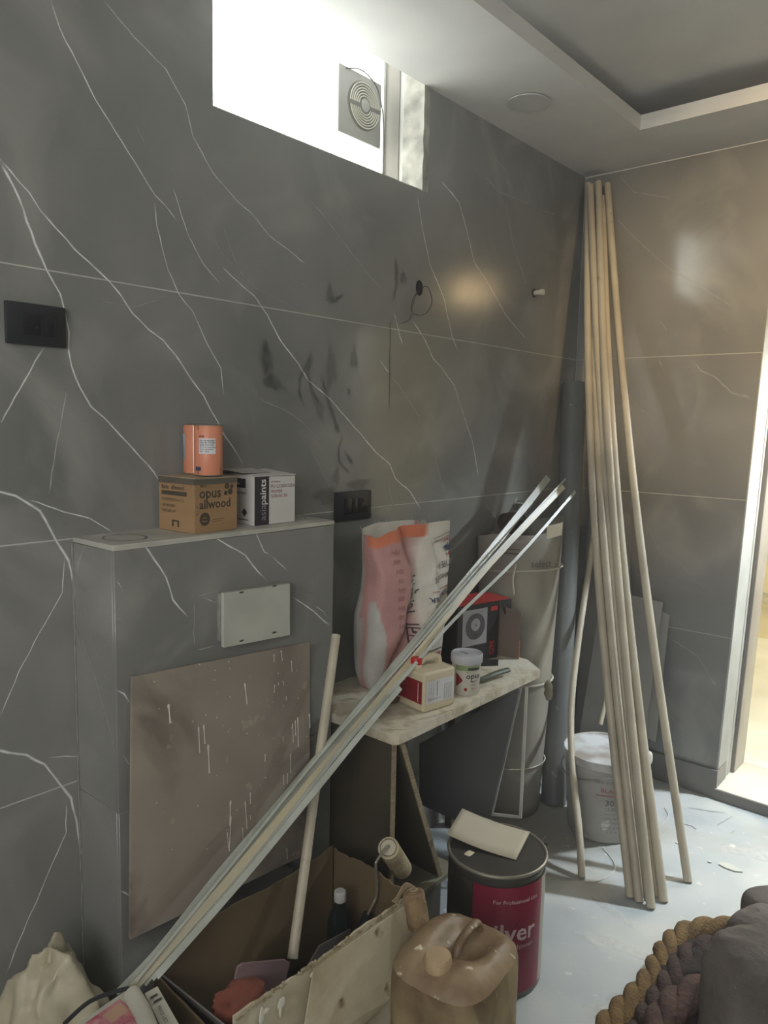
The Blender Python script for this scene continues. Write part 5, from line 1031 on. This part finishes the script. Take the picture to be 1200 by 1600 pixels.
# paint roller on its frame
M_FLC = mat('used_roller_nap', srgb(192, 182, 152), srgb(168, 150, 118), scale=20, rough=0.95, bump=0.6, bscale=160)
rr0, rr1 = V((0.4600, -1.7993, 0.4523)), V((0.3950, -1.6499, 0.2903))
pr_ = thing('paint_roller', 'paint roller with a cream nap and bent wire frame lying on the box rim', 'roller', rr0)
ax = (rr1 - rr0).normalized(); rr1 = rr0 + ax * 0.19
tube('roller_sleeve', [rr0, rr0.lerp(rr1, 0.5), rr1], 0.027, M_FLC, pr_, 28)
tube('end_cap', [rr0 - ax * 0.0035, rr0 + ax * 0.004], 0.022, mat('pale_end_cap', srgb(196, 188, 166), rough=0.5), pr_, 28)
tube('end_ring', [rr0 - ax * 0.004 + (ax.orthogonal().normalized() * 0.0215).xyz @ Matrix.Identity(3) if False else rr0 - ax * 0.0042 + Matrix.Rotation(k * 0.2094, 3, ax) @ (ax.orthogonal().normalized() * 0.0205) for k in range(31)], 0.0009, MC['dim_groove'], pr_, 5)
wire = catmull([rr0 + ax * 0.01, rr0 - ax * 0.014, (0.4750, -1.8580, 0.4540), (0.4750, -1.8646, 0.4371), (0.4650, -1.8460, 0.3568), (0.4600, -1.8539, 0.3296), (0.4500, -1.8610, 0.3013)], 5)
tube('wire_frame', wire, 0.0035, mat('roller_wire', srgb(150, 146, 132), rough=0.4, metal=0.4), pr_, 8)
tube('grip', [(0.4500, -1.8610, 0.3013), (0.4400, -1.8703, 0.2672), (0.4300, -1.8820, 0.2309)], 0.012, M_BLACK, pr_, 14)
# spare roller sleeve, clogged with plaster
q0, q1 = V((0.5850, -1.8542, 0.4177)), V((0.6000, -1.8563, 0.3627)); q1 = q0 + (q1 - q0).normalized() * 0.085
sp_ = thing('roller_sleeve', 'short brown clogged roller sleeve hanging at the right corner of the cardboard box', 'roller', q0)
bm = bmesh.new(); a2 = (q1 - q0).normalized(); n1 = a2.orthogonal().normalized(); n2 = a2.cross(n1); rings = []
for i, (s, t) in enumerate([(0.45, -0.03), (0.62, -0.04), (0.62, 0.0), (0.9, 0.0), (1.0, 0.06), (0.97, 0.3), (1.03, 0.34), (0.98, 0.6), (1.04, 0.75), (0.98, 0.95), (0.8, 1.0)]):
    rings.append([bm.verts.new(q0.lerp(q1, t) + (n1 * math.cos(k * 0.2244) + n2 * math.sin(k * 0.2244)) * 0.026 * s * (1 + 0.05 * noise.noise(Vector((k * 0.9, i * 1.7, 0))))) for k in range(28)])
for i in range(len(rings) - 1):
    for k in range(28): bm.faces.new((rings[i][k], rings[i][(k + 1) % 28], rings[i + 1][(k + 1) % 28], rings[i + 1][k]))
bm.faces.new(rings[0][::-1]); bm.faces.new(rings[-1])
bm_obj('sleeve_body', bm, mat('clogged_nap', srgb(150, 128, 96), srgb(112, 90, 66), scale=26, rough=0.9, bump=0.8, bscale=60), sp_, smooth=True)
tube('core_ring', [q0 - a2 * 0.0035 + (n1 * math.cos(k * 0.2618) + n2 * math.sin(k * 0.2618)) * 0.008 for k in range(25)], 0.003, mat('clay_core', srgb(164, 146, 118), rough=0.8), sp_, 8)
for k in range(5):
    s_ = q0 + Vector((-0.006, -0.02 - 0.004 * k, 0.004 * k)); tube('dried_strand', catmull([s_ + Vector((0.01, 0.03, 0.002)), s_ + Vector((0.0, 0.01, 0.014)), s_ + Vector((-0.006, -0.012, 0.004 - 0.004 * k)), s_ + Vector((-0.004, -0.03, -0.012))], 4), 0.0016, MC['clay_core'], sp_, 5)

# ---------------------------------------------------------------- long stick and channel strips
stick = tube('cream_stick', [(0.3850, -2.0532, 0.2575), V((0.3850, -2.0532, 0.2575)).lerp(V((0.1980, -1.7293, 0.9350)), 0.5), (0.1980, -1.7293, 0.9350)], 0.0125, M_CON, n=18)
tag(stick, 'straight cream pipe standing in the cardboard box, leaning on the cistern box corner', 'pipe')
M_CH = mat('translucent_channel', srgb(186, 190, 180), srgb(166, 170, 160), scale=10, rough=0.34, stretch=(1, 1, 1), spec=0.5)
M_CHC = mat('cream_channel', srgb(206, 196, 166), srgb(186, 180, 158), scale=8, rough=0.36, spec=0.5)
def channel(w, t=0.0012, d=0.006):
    return [(-w / 2, d), (-w / 2, 0), (w / 2, 0), (w / 2, d), (w / 2 - t, d), (w / 2 - t, t), (-w / 2 + t, t), (-w / 2 + t, d)]
SG = 'pale plastic channel strips'
def strip(path, w, m, label, d=0.006, scale=None):
    bm = bmesh.new(); p = catmull(path, 5); add_sweep(bm, p, channel(w, d=d), up=(-0.79, 0.60, -0.2)); o = bm_obj('channel_strip', bm, m); tag(o, label, 'strip', SG); return o
strip([(0.3367, -2.4168, 0.3856), (0.3156, -2.1654, 0.5119), (0.2835, -1.8237, 0.6839), (0.2521, -1.4183, 0.8832), (0.2245, -1.0245, 1.0791), (0.1831, -0.5484, 1.3191)], 0.025, M_CH, 'widest pale plastic channel strip, upper one crossing the plaster sack')
strip([(0.3393, -2.4411, 0.3848), (0.3345, -2.1945, 0.5028), (0.3125, -1.8295, 0.6807), (0.2886, -1.4581, 0.8600), (0.2546, -1.0575, 1.0522), (0.2533, -0.5549, 1.2895)], 0.019, M_CHC, 'cream plastic channel strip just below the widest one')
strip([(0.3436, -2.4350, 0.4000), (0.3270, -2.2062, 0.5141), (0.2968, -1.8650, 0.6839), (0.2848, -1.5129, 0.8520), (0.2596, -1.0775, 1.0619), (0.2487, -0.5335, 1.3176)], 0.006, M_CH, 'thin dim plastic strip between the widest and the cream strip', d=0.003)
strip([(0.3711, -2.4149, 0.4085), (0.3625, -2.1596, 0.5320), (0.3327, -1.8155, 0.7030), (0.3216, -1.5575, 0.8217), (0.3061, -1.3246, 0.9233), (0.3090, -0.9814, 1.0675), (0.3002, -0.5518, 1.2732)], 0.010, M_CH, 'lowest thin plastic strip, bowed away to the right at its top', d=0.003)
strip([(0.3108, -2.4582, 0.3712), (0.3122, -2.3625, 0.4157), (0.2959, -2.2037, 0.4966), (0.2813, -1.9976, 0.5946), (0.2653, -1.8052, 0.6866)], 0.011, M_CH, 'short thin strip bowed out to the left over the brown board', d=0.003)
strip([(0.3794, -2.4114, 0.4163), (0.3769, -2.1927, 0.5203), (0.3619, -1.9463, 0.6397), (0.3529, -1.8013, 0.7114), (0.3428, -1.6219, 0.7951)], 0.015, M_CH, 'lower wide strip ending beside the cream jug', d=0.004)
blob('plaster_dab', (0.1999, -1.9700, 0.4462), (0.008, 0.010, 0.009), mat('cream_crumb', srgb(206, 196, 168)), None, nz=0.2, nf=60, flat=False, seg=14, rings=8)
o = bpy.data.objects['plaster_dab']; tag(o, 'small cream dab of plaster stuck under the channel strips', 'plaster dab')

# ---------------------------------------------------------------- rubbish at the lower left
pgc = V((0.150, -2.515, 0.20))
M_PB = mat('crumpled_pale_bag', srgb(206, 200, 176), srgb(176, 168, 144), scale=8, rough=0.5, bump=0.4, bscale=22)
def bagfn(q):
    z = (q.z + 0.19) / 0.38
    q = Vector((q.x * (1.15 - 0.45 * z), q.y * (1.15 - 0.55 * z), q.z))
    q.x += 0.016 * noise.noise(q * 16 + Vector((3, 0, 0))); q.y += 0.02 * noise.noise(q * 13)
    s = math.sin(math.atan2(q.y, q.x) * 7 + 6 * z); q.x *= 1 + 0.07 * s * z; q.y *= 1 + 0.07 * s * z
    if z > 0.86: q.z += 0.03 * max(0, math.sin(math.atan2(q.y, q.x) * 3 + 1))
    return q
pg = blob('plastic_bag', pgc, (0.125, 0.125, 0.19), M_PB, nz=0.10, nf=11, fn=bagfn, seg=72, rings=40, e=2.3)
tag(pg, 'crumpled pale plastic bag against the left wall in the lower left corner', 'bag')
slab_ = thing('bag_stack', 'low pile of dark sacks under the magazines at the lower left', 'sack', (0.44, -2.53, 0))
blob('sack_body', (0.44, -2.53, 0.178), (0.15, 0.11, 0.178), mat('dark_sack', srgb(58, 54, 50), srgb(44, 42, 40), scale=8, rough=0.7), slab_, nz=0.08, nf=9, e=3)
mg = thing('magazine', 'glossy magazine with a pink and white cover lying at the lower left', 'magazine', (0.4, -2.5, 0.28))
MG0, MG1, MG2, MG3 = V((0.3435, -2.5670, 0.3850)), V((0.3333, -2.4516, 0.3850)), V((0.5170, -2.4762, 0.3850)), V((0.5117, -2.5873, 0.3850))
slab('pages', [MG0, MG1, MG2, MG3], (0, 0, -0.012), mat('magazine_paper', srgb(190, 188, 174), rough=0.5), mg, bev=0.001)
ms = plane_surf(MG0, MG1 - MG0, (MG1 - MG0).cross(Vector((0, 0, 1))) * 1, (0, 0, 1), 0.0008)
prints('pink_picture', [('r', 0.02, 0.01, 0.095, 0.11)], ms, mat('pink_print', srgb(158, 62, 86), srgb(200, 150, 150), scale=40, rough=0.35), mg)
prints('pale_picture', [('r', 0.05, 0.02, 0.09, 0.05)], lambda x, y: ms(x, y) + Vector((0, 0, 0.0005)), mat('skin_print', srgb(196, 160, 136), rough=0.35), mg)
nb = thing('folded_leaflet', 'folded cream leaflet with dark printing lying beside the magazine', 'leaflet', (0.4, -2.42, 0.31))
NB = [V((0.3836, -2.4398, 0.4000)), V((0.3825, -2.4108, 0.3970)), V((0.5081, -2.4377, 0.3900)), V((0.5085, -2.4705, 0.3950))]
slab('folded_paper', NB, (0, 0, -0.006), MC['magazine_paper'], nb)
prints('dark_print', [('r', 0.02, 0.004, 0.026, 0.02), ('r', 0.034, 0.006, 0.040, 0.024), ('t', 'PRICE LIST', 0.05, 0.008, 0.010, 0.01, 0)], plane_surf(NB[0], NB[3] - NB[0], NB[1] - NB[0], (0, 0, 1), 0.004), INK, nb)
rl_ = thing('paper_roll', 'rolled white paper lying between the magazine and the leaflet', 'paper', (0.38, -2.45, 0.31))
tube('rolled_paper', [(0.3702, -2.4593, 0.4030), (0.4232, -2.4697, 0.4030), (0.4977, -2.4923, 0.4030)], 0.016, MC['magazine_paper'], rl_, 18)
cab = tube('black_cable', catmull([(0.3414, -2.5802, 0.4000), (0.3308, -2.5246, 0.4050), (0.3481, -2.4748, 0.4070), (0.3572, -2.4597, 0.4070)], 6), 0.004, M_BLACK, n=8)
tag(cab, 'dark cable curving over the magazine at the lower left', 'cable')
blob_ = blob('brown_scrap', (0.2850, -2.3144, 0.3546), (0.012, 0.016, 0.022), mat('brown_scrap', srgb(150, 116, 82), rough=0.9), None, nz=0.3, nf=40, flat=False, seg=16, rings=10); tag(blob_, 'small torn brown scrap at the left end of the cardboard box rim', 'scrap')

# ---------------------------------------------------------------- lower right: rope coil, cloth, grey bag
M_ROPE = mat('golden_brown_rope', srgb(122, 98, 60), srgb(96, 74, 44), scale=30, rough=0.9, bump=0.8, bscale=140)
M_ROPED = mat('dark_maroon_rope', srgb(74, 58, 52), srgb(56, 44, 42), scale=24, rough=0.95, bump=0.8, bscale=120)
def rope(name, path, R, r, twist, m, label, n=10):
    t = thing(name, label, 'rope', path[0]); P = catmull(path, 10); L = 0; sd = None
    fr_ = []
    for i, p in enumerate(P):
        if i: L += (p - P[i - 1]).length
        tg = (P[min(i + 1, len(P) - 1)] - P[max(i - 1, 0)]).normalized()
        if sd is None: sd = tg.cross(Vector((0, 0, 1))).normalized()
        sd = (sd - tg * sd.dot(tg)).normalized(); fr_.append((p, sd.copy(), sd.cross(tg), L))
    for k in range(3):
        q = [p + (a * math.cos(L * twist + k * 2.0944) + b * math.sin(L * twist + k * 2.0944)) * R for p, a, b, L in fr_]
        tube('strand', q, r, m, t, n)
    return t
rope('rope', [(0.9325, -1.6620, 0.0500), (0.9356, -1.4954, 0.0500), (0.9525, -1.3066, 0.0500), (0.9424, -1.1516, 0.0500), (0.9533, -1.0404, 0.0500), (1.0026, -0.9574, 0.0500), (1.0663, -0.8991, 0.0500), (1.1424, -0.7825, 0.0500)], 0.017, 0.0200, 30, M_ROPE, 'thick golden-brown twisted rope curving over the floor at the lower right')
rope('rope', [(1.0229, -1.5876, 0.0550), (1.0027, -1.4424, 0.0550), (0.9964, -1.2751, 0.0550), (1.0005, -1.1419, 0.0550), (1.0419, -1.0274, 0.0550), (1.1162, -0.9232, 0.0550), (1.1906, -0.8064, 0.0550)], 0.018, 0.020, 28, M_ROPED, 'second darker thick rope lying inside the golden-brown one')
rope('rope', [(1.0733, -1.6629, 0.1000), (1.0457, -1.4996, 0.1000), (1.0530, -1.3721, 0.1000), (1.0984, -1.2730, 0.1000), (1.1813, -1.2414, 0.1000)], 0.018, 0.022, 24, mat('maroon_fuzz', srgb(92, 68, 60), srgb(66, 50, 46), scale=20, rough=0.95, bump=0.8, bscale=90), 'maroon thick rope topmost inside the coil')
cl_ = blob('dark_cloth', (1.0743, -1.1745, 0.0000), (0.14, 0.16, 0.05), mat('dark_brown_cloth', srgb(48, 40, 38), rough=0.95, bump=0.5, bscale=80), nz=0.2, nf=10, seg=48, rings=24)
cl_.location.z = 0.03; tag(cl_, 'dark brown crumpled cloth inside the rope coil', 'cloth')
gb = thing('grey_bag', 'dusty dark grey soft bag with a rounded flap at the lower right', 'bag', (1.1645, -1.0926, 0.0000))
M_GB = mat('dusty_grey_suede', srgb(112, 105, 98), srgb(90, 84, 79), scale=7, rough=0.9, bump=0.5, bscale=60, spots=srgb(134, 130, 122), spot_scale=50, spot_lo=0.70)
gc_ = V((1.2280, -1.2975, 0.1600))
blob('bag_body', gc_, (0.085, 0.14, 0.155), M_GB, gb, e=4, nz=0.06, nf=12, seg=56, rings=32, rot=math.radians(-35))
blob('bag_flap', V((1.1618, -0.9802, 0.2000)), (0.05, 0.075, 0.05), M_GB, gb, e=3.5, nz=0.03, nf=9, seg=40, rings=22, rot=math.radians(-35), flat=False)
tube('bag_strap', catmull([(1.1479, -1.2061, 0.2200), (1.1429, -1.1478, 0.2400), (1.1504, -1.1078, 0.2500)], 5), 0.018, M_GB, gb, 14)
tube('flap_piping', [gc_ + Matrix.Rotation(math.radians(-35), 3, 'Z') @ Vector((0.080 * math.copysign(abs(math.cos(t)) ** 0.5, math.cos(t)), 0.134 * math.copysign(abs(math.sin(t)) ** 0.5, math.sin(t)), 0.085)) for t in [k * 0.1309 for k in range(49)]], 0.005, M_GB, gb, 8)
blob('bag_neck', V((1.1650, -1.1201, 0.2000)), (0.055, 0.09, 0.06), M_GB, gb, e=3, nz=0.03, nf=9, seg=40, rings=22, rot=math.radians(-20), flat=False)

# ---------------------------------------------------------------- small things on the floor
M_WS = mat('white_string', srgb(214, 212, 204), rough=0.6)
for pts, lab in (([(0.5455, -0.6871, 0.0030), (0.5941, -0.7250, 0.0030), (0.6291, -0.7720, 0.0030), (0.6368, -0.8358, 0.0030), (0.6141, -0.8959, 0.0030), (0.5854, -0.9224, 0.0030)], 'loop of white string around the foot of the bowed conduit'),
                 ([(0.3527, -0.7552, 0.0030), (0.3660, -0.8363, 0.0030), (0.3971, -0.8964, 0.0030), (0.4410, -0.9301, 0.0030)], 'short curl of white string just right of the round metal can'),
                 ([(0.7029, -0.3122, 0.0030), (0.7299, -0.3062, 0.0030), (0.7525, -0.3166, 0.0030)], 'short white thread on the floor right of the conduits'),
                 ([(0.6015, -0.2395, 0.0030), (0.6372, -0.2948, 0.0030), (0.6457, -0.3845, 0.0030)], 'thin pale thread on the floor behind the splayed conduit')):
    s = tube('string_piece', catmull(pts, 6), 0.0016, M_WS, n=6); tag(s, lab, 'string', 'string scraps on the floor')
def chip(q, w, h, m, name, label, cat, t=0.004, rot=0.0, seed=1, grp=None):
    rnd = random.Random(seed); q = V(q); pts = [q + Matrix.Rotation(rot, 3, 'Z') @ Vector((w * math.cos(a) * rnd.uniform(0.7, 1.1), h * math.sin(a) * rnd.uniform(0.7, 1.1), 0.0008)) for a in [k * 0.8976 for k in range(7)]]
    o = slab(name, pts, (0, 0, t), m); tag(o, label, cat, grp); return o
chip((0.9257, -0.4969, 0.0000), 0.040, 0.022, mat('white_plaster_flake', srgb(206, 206, 196), rough=0.8), 'plaster_flake', 'flat white plaster flake on the open floor at the right', 'plaster flake', seed=2, grp='plaster flakes on the floor')
chip((0.7334, -0.4660, 0.0000), 0.010, 0.007, MC['white_plaster_flake'], 'plaster_flake', 'small plaster flake on the floor left of the splayed conduit', 'plaster flake', seed=3, grp='plaster flakes on the floor')
chip((0.8638, -0.5120, 0.0000), 0.007, 0.005, MC['white_plaster_flake'], 'plaster_flake', 'tiny plaster flake just left of the large flake', 'plaster flake', seed=4, grp='plaster flakes on the floor')
chip((0.3784, -0.8065, 0.0000), 0.009, 0.005, MC['dim_groove'], 'stone_chip', 'small dark chip on the floor right of the round metal can', 'chip', seed=5)
rc = thing('tin_lid', 'small red and white round top lying behind the conduit bundle', 'cap', (0.5809, -0.5898, 0.0000))
lathe('rim', [(0.020, 0.001), (0.021, 0.004), (0.020, 0.010), (0.018, 0.011)], (0.5809, -0.5898, 0.0000), MC['dark_red_label'], rc, 24)
lathe('face', [(0.017, 0.011), (0.016, 0.012), (0.002, 0.012)], (0.5809, -0.5898, 0.0000), mat('white_pvc', srgb(214, 210, 196)), rc, 24)
for q, s, lab in (((1.0634, -1.1954, 0.1120), 2, 'white chip lying on the dark ropes, left one'), ((1.1153, -1.0782, 0.1120), 5, 'white chip lying on the dark ropes, right one')):
    chip(q, 0.012, 0.008, MC['white_plaster_flake'], 'plaster_chip', lab, 'chip', seed=s, grp='white chips on the ropes')

# ---------------------------------------------------------------- every part's origin is its thing's; drop unused helper data
for me in list(bpy.data.meshes):
    if me.users == 0: bpy.data.meshes.remove(me)

# haze volume added through the room to give the bright window its glow
hz = bpy.data.materials.new('glow_haze'); hz.use_nodes = True; N = NT(hz); N.n.remove(N.n['Principled BSDF'])
vs_ = N.add('ShaderNodeVolumeScatter'); vs_.inputs['Density'].default_value = 0.06; vs_.inputs['Anisotropy'].default_value = 0.55
N.link(vs_.outputs[0], N.n['Material Output'].inputs['Volume'])
hzo = bx('glow_haze', (0.02, -4.5, 0.02), (2.85, -0.02, 2.59), hz); tag(hzo, 'thin haze added through the whole room for the glow at the window', 'haze', kind='stuff')
